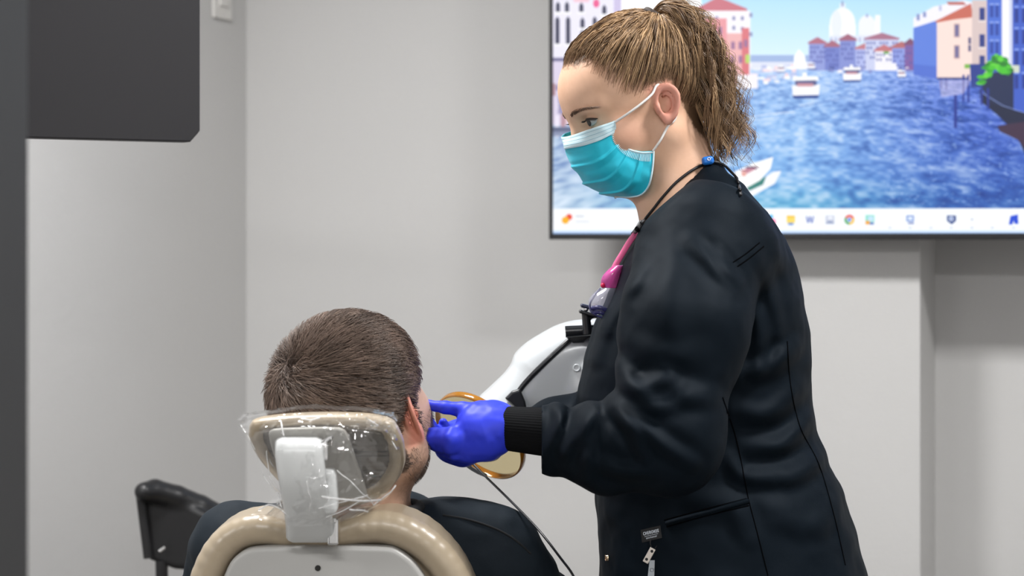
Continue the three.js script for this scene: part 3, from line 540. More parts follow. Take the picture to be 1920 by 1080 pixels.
// ---------------------------------------------------------------- jacket, trousers, mask, gloves
{
  const person = W.group, DM = 2.70, v3 = (x, y, z) => ({ x, y, z });
  // outline of the jacket in profile: height, front, back (pixels at DM), half width across (m)
  const tab = [[290, 1330, 1342, 0.02], [320, 1292, 1358, 0.055], [350, 1262, 1394, 0.085], [400, 1224, 1434, 0.150], [450, 1188, 1466, 0.185], [500, 1160, 1487, 0.195], [560, 1138, 1502, 0.195], [620, 1110, 1513, 0.195], [680, 1094, 1517, 0.19], [740, 1084, 1518, 0.185], [800, 1092, 1525, 0.18], [860, 1106, 1548, 0.185], [920, 1117, 1577, 0.195], [1000, 1121, 1600, 0.205], [1080, 1125, 1622, 0.215], [1200, 1128, 1640, 0.22], [1260, 1130, 1642, 0.22]]
    .map(([y, f, b, w]) => { const pf = P(f, y, DM), pb = P(b, y, DM); return [-pf.y, (pf.x + pb.x) / 2, (pb.x - pf.x) / 2, w]; });
  const hem = P(0, 1235, DM).y;
  const torso = (x, y, z) => {
    const [cx, a, w] = tableAt(tab, -y), dx = (x - cx) / a, dz = (z + DM) / w, r = Math.pow(Math.pow(Math.abs(dx), 2.3) + Math.pow(Math.abs(dz), 2.3), 1 / 2.3);
    const g = Math.hypot(dx / a, dz / w) / Math.max(1e-6, Math.hypot(dx, dz));
    let d = r < 1e-4 ? -Math.min(a, w) : (r - 1) / Math.max(g, 1 / 0.25);
    return Math.max(d * 0.92, hem - y);
  };
  // near arm (reaching to the patient) and far arm
  const A = [P(1322, 458, 2.535), P(1282, 620, 2.455), P(1243, 806, 2.42), P(1140, 838, 2.45), P(1030, 817, 2.50)], AR = [0.083, 0.075, 0.064, 0.051, 0.040];
  const B = [P(1335, 470, 2.87), P(1270, 640, 2.92), P(1200, 795, 2.90), P(1050, 802, 2.80), P(965, 806, 2.73)], BR = [0.080, 0.070, 0.050, 0.036, 0.028];
  const wr = P(1036, 838, 2.50), elb = P(1265, 845, 2.42), yA = P(0, 470, 2.5).y, yB = P(0, 580, 2.5).y, nk0 = W.L(-0.03, -0.03, 0), nk1 = P(1296, 430, 2.70), se = P(1016, 815, 2.50);
  const arm = (x, y, z) => { let d = sdChain(x, y, z, A, AR, 0.035); d = smin(d, sdEll(x, y, z, wr.x, wr.y, wr.z, 0.026, 0.034, 0.038), 0.022); d = smin(d, sdSphere(x, y, z, elb, 0.042), 0.05); return d; };
  // folds: polyline in pixels, depth of the picture plane, height (m), half width (m)
  const toXY = (pts, d) => { const c = curve(pts.map(([x, y]) => P(x, y, d))); return Array.from({ length: 13 }, (_, i) => { const p = c.getPoint(i / 12); return [p.x, p.y]; }); };
  const boxed = (p, h, w) => [p, h, w, Math.min(...p.map((q) => q[0])) - w * 3, Math.max(...p.map((q) => q[0])) + w * 3, Math.min(...p.map((q) => q[1])) - w * 3, Math.max(...p.map((q) => q[1])) + w * 3];
  const armFolds = [
    [[[1162, 690], [1180, 716], [1212, 722], [1250, 704]], 0.010, 0.011], [[[1168, 738], [1220, 752], [1275, 745]], 0.007, 0.011], [[[1158, 758], [1200, 800], [1290, 862]], 0.009, 0.010], [[[1150, 764], [1185, 815], [1205, 850]], 0.008, 0.008],
    [[[1105, 768], [1090, 800], [1062, 850]], 0.009, 0.009], [[[1045, 762], [1050, 800], [1024, 862]], 0.006, 0.008], [[[1120, 772], [1100, 830], [1104, 900]], 0.007, 0.009], [[[1165, 560], [1195, 520], [1215, 470]], 0.006, 0.012], [[[1300, 452], [1335, 490], [1385, 540]], 0.006, 0.010], [[[1350, 470], [1372, 505], [1392, 528]], 0.004, 0.007], [[[1180, 640], [1240, 668], [1310, 660]], 0.004, 0.014], [[[1230, 700], [1290, 735], [1330, 740]], 0.006, 0.012], [[[1205, 880], [1160, 880], [1110, 862]], 0.006, 0.010], [[[1260, 480], [1250, 560], [1256, 640]], 0.004, 0.018],
  ].map(([p, h, w]) => boxed(toXY(p, 2.40), h, w));
  const torsoFolds = [
    [[[1408, 470], [1440, 540], [1455, 620]], 0.006, 0.011], [[[1400, 540], [1425, 620], [1420, 700]], 0.006, 0.010], [[[1390, 700], [1440, 690], [1500, 655]], 0.007, 0.012], [[[1380, 770], [1440, 775], [1510, 735]], 0.007, 0.013], [[[1400, 836], [1470, 835], [1530, 800]], 0.008, 0.012], [[[1420, 890], [1490, 895], [1560, 870]], 0.007, 0.012], [[[1370, 860], [1390, 890], [1440, 900]], 0.006, 0.010], [[[1300, 930], [1370, 950], [1400, 1000]], 0.005, 0.014], [[[1450, 960], [1520, 985], [1580, 970]], 0.005, 0.016], [[[1395, 545], [1380, 590], [1388, 640]], 0.007, 0.008], [[[1330, 360], [1365, 430], [1400, 480]], 0.003, 0.012], [[[1190, 560], [1150, 600], [1120, 680]], 0.006, 0.010],
  ].map(([p, h, w]) => boxed(toXY(p, 2.52), h, w));
  const fold = (x, y, z, list, front) => { if (z < front) return 0; let v = 0; for (const [p, h, w, x0, x1, y0, y1] of list) { if (x < x0 || x > x1 || y < y0 || y > y1) continue; const [d, t] = distToLine(x, y, p); if (d < w * 3) { const k = d / w; v += h * Math.sin(clamp(0.12 + t * 0.76) * Math.PI) * (Math.exp(-k * k) - 0.45 * Math.exp(-(k - 1.6) * (k - 1.6) * 1.6)); } } return v * smooth(front, front + 0.05, z); };
  const neckA = P(1326, 300, DM), neckB = P(1205, 408, DM), nn = V(-(neckA.y - neckB.y), (neckA.x - neckB.x), 0).normalize();   // up-left normal of the neckline
  const pa = P(1290, 390, 2.70);
  const cloth = (x, y, z) => {
    let t = torso(x, y, z);
    if (t < 0.06) t -= fold(x, y, z, torsoFolds, -DM + 0.02);
    let a = arm(x, y, z);
    if (a < 0.06) a -= fold(x, y, z, armFolds, -2.56);
    const b = sdChain(x, y, z, B, BR, 0.035);
    const kk = lerp(0.06, 0.012, smooth(yA, yB, y));
    let d = smin(t, a, kk); d = smin(d, b, 0.05);
    d += (noise(x * 26, y * 26, z * 26) - 0.5) * 0.004 + (noise(x * 60, y * 60, z * 60) - 0.5) * 0.0012;
    // neckline and open front
    const cut = (x - neckB.x) * nn.x + (y - neckB.y) * nn.y;
    d = smax(d, cut, 0.006);
    d = smax(d, -(sdCap(x, y, z, nk0, nk1, 0.053, 0.0615)), 0.004);
    // cuffs stay free of the sleeve end
    d = smax(d, se.x - x > 0 && z > -2.6 && y < 1.3 ? se.x - x : -1, 0.004);
    return d;
  };
  W.cloth = cloth;
  const jacket = part('jacket', clothUV(mesher(cloth, [P(930, 0, 2.8).x, hem - 0.02, -3.02], [P(1660, 0, 2.8).x, P(0, 280, 2.7).y, -2.30], 0.0044, null, 1.35)), blackCloth, person, 'black scrub jacket');
  // knit cuffs
  const knit = phys(new THREE.Color().setRGB(0.0035, 0.004, 0.005), 0.85, { specularIntensity: 0.25 });
  const cuff = (a, b, r0, r1) => {
    const ax = b.clone().sub(a), len = ax.length(); ax.normalize(); const u = V().crossVectors(ax, V(0, 0, 1)).normalize(), w = V().crossVectors(ax, u);
    return sheet((i, j) => { const t = i * 2 * Math.PI, k = Math.abs(j - 0.5) > 0.49 ? 0.96 : 1, r = lerp(r0, r1, j) * k * (1 + 0.006 * Math.cos(t * 52)); return a.clone().addScaledVector(ax, j * len).addScaledVector(u, Math.cos(t) * r).addScaledVector(w, Math.sin(t) * r * 0.82); }, 312, 10);
  };
  part('cuff', cuff(P(1045, 812, 2.495), P(926, 801, 2.535), 0.0315, 0.0272), knit, jacket, 'black ribbed knit cuff');
  part('cuff', cuff(P(985, 806, 2.74), P(895, 813, 2.675), 0.027, 0.025), knit, jacket, 'black ribbed knit cuff');
  // stitched seams lying on the cloth
  const seamMat = phys(new THREE.Color().setRGB(0.0015, 0.0015, 0.002), 0.9, { specularIntensity: 0.05 });
  const onCloth = (x, y, out) => hit(cloth, x, y, 2.25, 3.0, out);
  const path = (pts, n, out) => { const c = curve(pts.map(([x, y]) => V(x, y, 0))), r = []; for (let i = 0; i <= n; i++) { const q = c.getPoint(i / n), h = onCloth(q.x, q.y, out); if (h) r.push(h); } return r; };
  for (const [p, n] of [[[[1355, 745], [1382, 830], [1402, 930], [1420, 1000], [1440, 1079]], 34], [[[1476, 640], [1482, 720], [1500, 800], [1535, 870], [1562, 960], [1585, 1060]], 40], [[[1382, 500], [1405, 484], [1432, 462]], 8], [[[1374, 492], [1398, 476], [1424, 455]], 8], [[[1245, 975], [1320, 955], [1400, 935]], 14], [[[1250, 988], [1322, 968], [1404, 948]], 14]]) { const r = path(p, n * 2, 0.0001); if (r.length > 3) part('seam', tube(r, 0.0008, n * 4, 5), seamMat, jacket); }
  for (const p of [[[1250, 982], [1325, 961], [1402, 940]]]) { const r = path(p, 30, 0.001); part('pocket_band', tube(r, 0.0035, 60, 6), blackCloth, jacket); }
  // snap button, pocket label
  const brass = std(new THREE.Color().setRGB(0.75, 0.55, 0.36), 0.25, { metalness: 1 });
  const snapAt = (x, y) => { const h = onCloth(x, y, 0.001); if (!h) return; const g = new THREE.CylinderGeometry(0.0034, 0.0042, 0.0025, 20).applyQuaternion(new THREE.Quaternion().setFromUnitVectors(V(0, 1, 0), h.normal)).translate(h.x, h.y, h.z); const ring = new THREE.TorusGeometry(0.0034, 0.0009, 8, 20).applyQuaternion(new THREE.Quaternion().setFromUnitVectors(V(0, 0, 1), h.normal)).translate(h.x + h.normal.x * 0.001, h.y + h.normal.y * 0.001, h.z + h.normal.z * 0.001); part('snap_button', [g, ring], brass, jacket, 'small brass snap button'); };
  snapAt(1139, 1046);
  {
    const cv = document.createElement('canvas'); cv.width = 256; cv.height = 160; const c = cv.getContext('2d');
    c.fillStyle = '#07080a'; c.fillRect(0, 0, 256, 160); c.fillStyle = '#cfd6df'; c.textAlign = 'center'; c.textBaseline = 'middle';
    c.font = 'bold 46px sans-serif'; c.save(); c.translate(128, 58); c.scale(0.88, 1.15); c.fillText('CHEROKEE', 0, 0, 262); c.restore(); c.fillRect(40, 92, 176, 4); c.font = '32px sans-serif'; c.fillText('workwear', 128, 118, 190);
    const tex = new THREE.CanvasTexture(cv); tex.colorSpace = THREE.SRGBColorSpace;
    const q = [[1203, 993], [1240, 985], [1243, 1008], [1206, 1017]], h = q.map(([x, y]) => onCloth(x, y, 0.0025));
    const mid = h.reduce((a, b) => a.add(b.clone().multiplyScalar(0.25)), V(0, 0, 0));
    const f = (u, v) => h[0].clone().lerp(h[1], u).lerp(h[3].clone().lerp(h[2], u), 1 - v).add(V(0, 0, 0.0015));
    part('pocket_label', sheet((u, v) => f(u, v), 6, 4), std(0xffffff, 0.7, { map: tex }), jacket, 'black woven label with grey lettering');
  }
  // trousers and shoes
  const hip = P(1370, 1250, DM), legs = (x, y, z) => { let d = sdEll(x, y, z, hip.x, hip.y + 0.03, -DM, 0.15, 0.14, 0.17); for (const [s, kx, ax] of [[0.1, -0.02, 0.03], [-0.1, -0.03, 0.0]]) d = smin(d, sdChain(x, y, z, [v3(hip.x, hip.y - 0.03, -DM + s), v3(hip.x + kx - 0.01, 0.47, -DM + s * 0.9), v3(hip.x + ax, 0.09, -DM + s * 0.9)], [0.105, 0.078, 0.062], 0.06), 0.04); return Math.max(d, 0.045 - y); };
  part('trousers', clothUV(mesher(legs, [hip.x - 0.25, 0.02, -DM - 0.25], [hip.x + 0.25, hip.y + 0.2, -DM + 0.25], 0.010)), blackCloth, person, 'black trousers');
  for (const [s, ax] of [[0.09, 0.03], [-0.09, 0.0]]) { const X = hip.x + ax, Z = -DM + s; const shoe = (x, y, z) => Math.max(smin(sdEll(x, y, z, X - 0.06, 0.03, Z, 0.145, 0.05, 0.046), sdCap(x, y, z, v3(X, 0.05, Z), v3(X + 0.005, 0.1, Z), 0.046, 0.045), 0.03), -y); part('shoe', mesher(shoe, [X - 0.24, -0.02, Z - 0.08], [X + 0.12, 0.18, Z + 0.08], 0.006), std(new THREE.Color().setRGB(0.02, 0.02, 0.022), 0.5), person, 'black shoe'); }

  // ---- gloves
  const glove = (palm, chains, lo, hi, name) => {
    const fn = (x, y, z) => { let d = 1e9; for (const [p, r, k] of palm) { const q = sdChain(x, y, z, p, r, 0.02); d = d > 1e8 ? q : smin(d, q, k ?? 0.025); } for (const [p, r] of chains) d = smin(d, sdChain(x, y, z, p, r, 0.004), 0.0055); return d + (noise(x * 120, y * 120, z * 120) - 0.5) * 0.0014; };
    return part(name, mesher(fn, lo, hi, 0.0022), blueGlove, person, 'blue nitrile glove');
  };
  const n1 = (...a) => a.map(([x, y, d]) => P(x, y, d));
  glove([
    [n1([945, 802, 2.53], [905, 806, 2.535]), [0.027, 0.026]], [n1([915, 793, 2.54], [885, 797, 2.535]), [0.020, 0.016]], [n1([912, 818, 2.53], [888, 826, 2.53]), [0.022, 0.0165]], [n1([905, 834, 2.53], [880, 846, 2.532]), [0.0165, 0.012]],
    [n1([925, 782, 2.55], [895, 780, 2.55]), [0.015, 0.013]],
  ], [
    [n1([905, 775, 2.55], [870, 769, 2.548], [835, 764, 2.552], [798, 758, 2.565]), [0.0120, 0.0104, 0.0082, 0.0064]],
    [n1([886, 805, 2.528], [848, 812, 2.52], [816, 813, 2.535], [790, 811, 2.555]), [0.0110, 0.0084, 0.0078, 0.0072]],
    [n1([880, 821, 2.524], [844, 825, 2.512], [812, 824, 2.530], [788, 820, 2.555]), [0.0112, 0.0090, 0.0082, 0.0074]],
    [n1([874, 837, 2.526], [846, 838, 2.517], [818, 834, 2.536], [798, 828, 2.56]), [0.0110, 0.0090, 0.0080, 0.0070]],
    [n1([874, 853, 2.532], [852, 851, 2.528], [830, 844, 2.545], [812, 836, 2.562]), [0.0098, 0.0082, 0.0072, 0.0062]],
  ], P(760, 900, 2.6).toArray().map((v, i) => i === 2 ? -2.62 : v), P(985, 720, 2.6).toArray().map((v, i) => i === 2 ? -2.46 : v), 'glove');
  glove([
    [n1([915, 812, 2.69], [868, 822, 2.655]), [0.023, 0.023]], [n1([868, 826, 2.66], [848, 826, 2.65]), [0.024, 0.020]], [n1([866, 842, 2.655], [846, 840, 2.645]), [0.020, 0.016]],
  ], [
    [n1([862, 820, 2.65], [846, 814, 2.64], [834, 802, 2.635], [831, 791, 2.632]), [0.0095, 0.0085, 0.0075, 0.0056]],
    [n1([852, 824, 2.645], [826, 818, 2.63], [810, 803, 2.622], [803, 785, 2.62]), [0.0100, 0.0090, 0.0082, 0.0058]],
    [n1([850, 830, 2.645], [826, 828, 2.625], [808, 824, 2.615], [800, 818, 2.612]), [0.0105, 0.0095, 0.0085, 0.0072]],
    [n1([850, 837, 2.64], [830, 836, 2.622], [816, 832, 2.612], [806, 826, 2.608]), [0.0100, 0.0090, 0.0082, 0.0070]],
    [n1([852, 844, 2.64], [838, 843, 2.625], [828, 838, 2.616], [820, 832, 2.612]), [0.0090, 0.0080, 0.0072, 0.0062]],
  ], P(770, 900, 2.65).toArray().map((v, i) => i === 2 ? -2.76 : v), P(950, 740, 2.65).toArray().map((v, i) => i === 2 ? -2.58 : v), 'glove');

  // ---- face mask
  const toFU = ([x, y], s) => { const o = [0, 0, 0]; let d = 2.66; for (let k = 0; k < 8; k++) { const p = P(x, y, d); W.toLocal(p.x, p.y, p.z, o); d += (o[2] - s) * 1.0; } return [o[0], o[1]]; };   // where a pixel's ray has a given sideways offset in the head
  const rs = (pts, ss) => pts.map((p, i) => toFU(p, ss[i]));
  const prof = rs([[1063, 256], [1068, 284], [1086, 322], [1110, 348], [1140, 364], [1166, 369]], [0.002, 0.003, 0.006, 0.008, 0.010, 0.014]);
  const top = rs([[1063, 256], [1092, 246], [1124, 236], [1155, 226]], [0.002, 0.036, 0.055, 0.066]);
  const side = rs([[1155, 226], [1163, 256], [1180, 275], [1204, 283], [1226, 283]], [0.066, 0.067, 0.067, 0.066, 0.064]);
  const bottom = rs([[1166, 369], [1196, 367], [1214, 350], [1222, 318], [1226, 283]], [0.014, 0.040, 0.056, 0.062, 0.064]);
  const ev = (pts, t) => { const c = curve(pts.map(([f, u]) => V(f, u, 0))).getPoint(clamp(t)); return [c.x, c.y]; };
  const coons = (a, b) => {                                   // a: nose line -> ear side, b: top -> bottom
    const Pb = ev(prof, b), Sb = ev(side, b), Ta = ev(top, a), Ba = ev(bottom, a), c = [prof[0], top[top.length - 1], prof[prof.length - 1], side[side.length - 1]];
    return [0, 1].map((i) => lerp(Pb[i], Sb[i], a) + lerp(Ta[i], Ba[i], b) - lerp(lerp(c[0][i], c[1][i], a), lerp(c[2][i], c[3][i], a), b));
  };
  const maskAt = (t, b, lift = 0) => {                        // t in -1..1 across the face
    const sg = t < 0 ? -1 : 1, w = Math.abs(t), a = Math.pow(1 - Math.cos(w * Math.PI / 2), 0.9), [f, u] = coons(a, b);
    const wide = lerp(0.062, 0.065, b) * (1 - 0.10 * Math.sin(b * Math.PI)) + 0.006 * Math.sin(w * Math.PI);
    let s = wide * Math.pow(Math.sin(w * Math.PI / 2), 0.86);
    const pl = [0.34, 0.55, 0.76]; let push = 0;
    for (const c of pl) { const q = (b - c) / 0.075; push += q > 0 && q < 1 ? 0.0032 * (1 - q) : q <= 0 && q > -0.16 ? 0.0032 * (1 + q / 0.16) : 0; }
    push *= smooth(1.0, 0.86, w) * 0.8 + 0.2; push += (noise(f * 90, u * 90, s * 40 * sg + 3) - 0.5) * 0.0035;
    const p = W.L(f, u, s * sg), n = W.Fw.clone().multiplyScalar(Math.cos(w * 1.4)).addScaledVector(W.Sd, sg * Math.sin(w * 1.4)).addScaledVector(W.Up, -0.5 * (b - 0.4));
    return p.addScaledVector(n.normalize(), push + lift);
  };
  const maskTex = (() => { const t = texture(128, 128, (x, y) => 0.5 + 0.5 * (hash3(x >> 1, y >> 1, 4) - 0.5)); t.repeat.set(6, 4); return t; })();
  const teal = phys(new THREE.Color().setRGB(0.008, 0.50, 0.66), 0.62, { bumpMap: maskTex, bumpScale: 0.0002, sheen: 0.3, sheenColor: new THREE.Color(0.6, 0.9, 1) }), pale = std(new THREE.Color().setRGB(0.60, 0.78, 0.84), 0.7), whiteEl = std(new THREE.Color().setRGB(0.80, 0.79, 0.77), 0.7);
  const mask = part('face_mask', thick((u, v) => maskAt(u * 2 - 1, v), 120, 90, -0.0008), teal, person, 'pleated turquoise face mask');
  part('top_band', thick((u, v) => maskAt((u * 2 - 1) * 0.999, v * 0.165 - 0.002, 0.0009), 90, 8, 0.0006), pale, mask, 'pale band with stitched lines');
  for (const v of [0.03, 0.075, 0.12]) part('band_line', tube(Array.from({ length: 41 }, (_, i) => maskAt(i / 20 - 1, v, 0.0013)), 0.00045, 120, 5), std(new THREE.Color().setRGB(0.25, 0.48, 0.58), 0.7), mask);
  part('edge_binding', [tube(Array.from({ length: 25 }, (_, i) => maskAt(i / 12 - 1, 0.995, 0.0006)), 0.0012, 90, 6)], pale, mask);
  for (const sg of [1, -1]) {
    part('side_binding', tube(Array.from({ length: 31 }, (_, i) => maskAt(sg * 0.985, i / 30, 0.0007)), 0.0014, 90, 6), pale, mask);
    const ribs = []; for (let i = 0; i < 34; i++) { const b = 0.1 + i / 34 * 0.86; ribs.push(cylBetween(maskAt(sg * 0.90, b, 0.0009), maskAt(sg * 0.975, b, 0.0009), 0.0005, 0.0005, 4)); }
    part('gather', ribs, pale, mask);
    const up0 = maskAt(sg, 0.02, 0.0012), lo0 = maskAt(sg, 0.98, 0.0012), LL = W.L;
    part('ear_loop', [tube([up0, up0.clone().lerp(LL(0.004, 0.011, sg * 0.078), 0.3).addScaledVector(W.Sd, sg * 0.007), up0.clone().lerp(LL(0.004, 0.011, sg * 0.078), 0.65).addScaledVector(W.Sd, sg * 0.007), LL(0.004, 0.012, sg * 0.0785), LL(-0.008, 0.021, sg * 0.075), LL(-0.024, 0.014, sg * 0.072), LL(-0.028, -0.006, sg * 0.070), LL(-0.020, -0.027, sg * 0.070), LL(-0.008, -0.033, sg * 0.071), lo0.clone().lerp(LL(-0.008, -0.033, sg * 0.071), 0.45).addScaledVector(W.Sd, sg * 0.004), lo0], 0.0017, 90, 8)], whiteEl, mask, 'white elastic ear loop');
  }
}

// ---------------------------------------------------------------- the patient
{
  const phi = 19 * Math.PI / 180, pit = 0.36, roll = 0.11, SC = 1.12, v3 = (x, y, z) => ({ x, y, z });
  const Fw = V(Math.sin(phi) * Math.cos(pit), Math.sin(pit), -Math.cos(phi) * Math.cos(pit)).normalize();
  const R0 = V(Math.cos(phi), 0, Math.sin(phi)).normalize(), U0 = V().crossVectors(R0, Fw).normalize();
  const Up = U0.clone().multiplyScalar(Math.cos(roll)).addScaledVector(R0, -Math.sin(roll)).normalize(), Rt = V().crossVectors(Fw, Up).normalize();
  const cran = P(645, 733, 2.5), C = cran.clone().addScaledVector(Fw, 0.008 * SC).addScaledVector(Up, -0.03 * SC);
  const L = (f, u, s) => C.clone().addScaledVector(Fw, f * SC).addScaledVector(Up, u * SC).addScaledVector(Rt, s * SC);
  const o3 = [0, 0, 0], toLocal = (x, y, z) => { const px = x - C.x, py = y - C.y, pz = z - C.z; o3[0] = (px * Fw.x + py * Fw.y + pz * Fw.z) / SC; o3[1] = (px * Up.x + py * Up.y + pz * Up.z) / SC; o3[2] = (px * Rt.x + py * Rt.y + pz * Rt.z) / SC; return o3; };
  const neckLow = P(688, 985, 2.56), neckTop = L(-0.03, -0.03, 0);
  const headM = (f, u, s) => {
    let d = W.headLocal(f, u, s); const a = Math.abs(s);
    d = smin(d, sdCap(f, u, a, v3(-0.005, -0.055, 0.056), v3(0.050, -0.090, 0.020), 0.021, 0.017), 0.03);
    d = smin(d, sdEll(f, u, a, 0.045, -0.035, 0.044, 0.030, 0.034, 0.022), 0.02);
    d = smin(d, sdCap(f, u, s, v3(0.084, 0.0, 0), v3(0.107, -0.036, 0), 0.009, 0.012), 0.012);
    return d;
  };
  const body = (x, y, z) => { toLocal(x, y, z); let d = headM(o3[0], o3[1], o3[2]) * SC; d = smin(d, sdCap(x, y, z, neckTop, neckLow, 0.055, 0.062), 0.03); return smin(d, sdEll(x, y, z, neckLow.x, neckLow.y - 0.17, neckLow.z - 0.06, 0.15, 0.17, 0.08), 0.06); };
  const hairV = (f, u, s) => {                                 // > 0 where hair grows
    const a = Math.abs(s), front = Math.max(0.074 - f * 0.0, 0) ;
    const line = f > 0.062 ? 0.062 : f > 0.012 ? lerp(0.012, 0.060, smooth(0.018, 0.062, f)) : f > -0.004 ? -0.032 : f > -0.03 ? lerp(0.028, -0.034, smooth(-0.004, -0.03, f)) : -0.066;
    return f > -0.03 && f < -0.004 && a > 0.064 ? u - 0.026 : u - line;
  };
  const tint = (x, y, z, c) => {
    toLocal(x, y, z); const [f, u, s] = o3, a = Math.abs(s), n = noise(x * 60, y * 60, z * 60) - 0.5, n2 = noise(x * 420, y * 420, z * 420) - 0.5, n3 = noise(x * 900, y * 900, z * 900);
    let r = 0.58 + n * 0.06 + n2 * 0.04, g = 0.365 + n * 0.05 + n2 * 0.03, b = 0.265 + n * 0.05 + n2 * 0.03;
    const ear = smooth(0.064, 0.076, a) * smooth(0.032, 0.014, Math.abs(f + 0.012)) * smooth(0.042, 0.030, Math.abs(u + 0.003)); r = lerp(r, 0.64, ear); g = lerp(g, 0.26, ear); b = lerp(b, 0.19, ear);
    const beard = smooth(-0.018, -0.034, u + (f - 0.04) * -0.25) * smooth(-0.040, -0.018, f) * smooth(-0.14, -0.11, u) * (1 - ear) * (0.25 + 0.75 * n3);
    r = lerp(r, 0.10, beard * 0.62); g = lerp(g, 0.055, beard * 0.62); b = lerp(b, 0.04, beard * 0.62);
    const hv = smooth(-0.004, 0.006, hairV(f, u, s) + n2 * 0.006) * (1 - ear);
    c[0] = lerp(r, 0.085, hv); c[1] = lerp(g, 0.06, hv); c[2] = lerp(b, 0.048, hv);
  };
  const person = thing('person', 'person with short brown hair and dark shirt lying back in the dental chair', 'person');
  part('body', [mesher(body, [cran.x - 0.17, neckLow.y - 0.04, cran.z - 0.17], [cran.x + 0.2, cran.y + 0.14, cran.z + 0.16], 0.003, tint), mesher(body, [neckLow.x - 0.25, neckLow.y - 0.36, neckLow.z - 0.22], [neckLow.x + 0.25, neckLow.y - 0.035, neckLow.z + 0.16], 0.009, (x, y, z, c) => { c[0] = 0.54; c[1] = 0.3; c[2] = 0.21; })], skin, person);
  // eyes and brows, turned away from the camera
  const dark = std(new THREE.Color().setRGB(0.03, 0.02, 0.015), 0.6);
  for (const sg of [1, -1]) { const e = L(0.0665, -0.001, sg * 0.0335), b0 = L(0.088, 0.021, sg * 0.012), b1 = L(0.086, 0.026, sg * 0.03), b2 = L(0.07, 0.021, sg * 0.05); part('eyeball', new THREE.SphereGeometry(0.0155, 20, 14).translate(e.x, e.y, e.z), std(0xd8d0c8, 0.2), person); part('eyebrow', capped([b0, b1, b2], 0.004, 24, 8), dark, person); }
  // short hair: strands combed from the crown
  const st = new Strands(), capC = [-0.008, 0.03, 0], crown = [-0.062, 0.090, -0.034];
  let made = 0;
  for (let i = 0; i < 60000 && made < 13000; i++) {
    const th = Math.acos(rr(-1, 1)), ph = rnd() * 6.283, dir = V(Math.sin(th) * Math.cos(ph), Math.cos(th), Math.sin(th) * Math.sin(ph));
    let r = 0.14, q; for (let k = 0; k < 14; k++) { const d = headM(capC[0] + dir.x * r, capC[1] + dir.y * r, dir.z * r); if (Math.abs(d) < 3e-4) break; r -= d * 0.9; }
    const f = capC[0] + dir.x * r, u = capC[1] + dir.y * r, s = dir.z * r;
    if (hairV(f, u, s) < rr(-0.002, 0.004)) continue;
    if (Math.abs(s) > 0.085) continue;
    made++;
    // combing direction along the scalp
    let cf = f - crown[0], cu = u - crown[1], cs = s - crown[2]; const dotn = cf * dir.x + cu * dir.y + cs * dir.z; let t = V(cf - dotn * dir.x, cu - dotn * dir.y, cs - dotn * dir.z).normalize();
    const sw = V().crossVectors(dir, t); t.addScaledVector(sw, 0.35 + rr(-0.25, 0.25) + rr(-2.2, 2.2) * smooth(0.040, 0.004, Math.hypot(cf, cu, cs)) + 0.5 * (noise(f * 40, u * 40, s * 40) - 0.5)).normalize();
    const low = smooth(0.045, -0.03, u), len = lerp(0.022, 0.0065, low) * rr(0.7, 1.2), lift = lerp(0.0085, 0.0028, low) * rr(0.5, 1.1), pts = [];
    for (let k = 0; k <= 4; k++) { const e = k / 4, out = lift * (1 - (1 - e) * (1 - e)) + 0.0012 - e * e * len * len * 4.5; pts.push(L(f + t.x * len * e + dir.x * out, u + t.y * len * e + dir.y * out, s + t.z * len * e + dir.z * out)); }
    const k = clamp(rr(0, 0.6) + 0.7 * (noise(f * 70 + 3, u * 25, s * 70) - 0.4)), rad = rr(0.0004, 0.00075);
    st.add(pts, (e) => rad * (1.1 - 0.85 * e), [lerp(0.06, 0.34, k), lerp(0.041, 0.245, k), lerp(0.032, 0.194, k)], 3);
  }
  part('hair', st.geo(), phys(0xffffff, 0.45, { vertexColors: true, specularIntensity: 0.7 }), person, 'short dark brown hair');
  // beard stubble on cheek and jaw
  const bs = new Strands();
  for (let i = 0, n = 0; i < 40000 && n < 3600; i++) {
    const f = rr(-0.032, 0.085), u = rr(-0.125, -0.022), dir = V(rr(0.1, 1), rr(-0.5, 0), rnd() < 0.75 ? 1 : -1).normalize(); const o = [0.03, -0.05, 0]; let r = 0.12;
    dir.set(f - 0.03, u + 0.05, Math.sign(dir.z) * rr(0.0, 0.08)).normalize();
    for (let k = 0; k < 14; k++) { const d = headM(o[0] + dir.x * r, o[1] + dir.y * r, dir.z * r); if (Math.abs(d) < 3e-4) break; r -= d * 0.9; }
    const F2 = o[0] + dir.x * r, U2 = o[1] + dir.y * r, S2 = dir.z * r; if (U2 > -0.022 - (0.06 - F2) * 0.2 || F2 < -0.030 || Math.abs(S2) > 0.078) continue; n++;
    bs.add([L(F2, U2, S2), L(F2 + dir.x * 0.002, U2 + dir.y * 0.002 - 0.003, S2 + dir.z * 0.002)], (e) => 0.0002 * (1.1 - 0.7 * e), [0.10, 0.062, 0.045], 3);
  }
  part('beard', bs.geo(), std(0xffffff, 0.6, { vertexColors: true }), person, 'short brown beard stubble');
  // shirt
  const topY = P(700, 944, 2.55).y, q0 = P(452, 1012, 2.58), q1 = P(918, 1014, 2.62), q2 = P(700, 1010, 2.58), q3 = P(560, 1040, 2.62), q4 = P(850, 1040, 2.62), q5 = P(690, 1060, 2.64), q6 = P(690, 1420, 2.95), q7 = P(948, 1050, 2.62), q8 = P(1036, 1170, 2.74), q9 = P(1060, 1330, 2.90), q10 = P(432, 1036, 2.60), q11 = P(392, 1180, 2.72), q12 = P(385, 1330, 2.88), q13 = P(690, 950, 2.55), q14 = P(690, 990, 2.56);
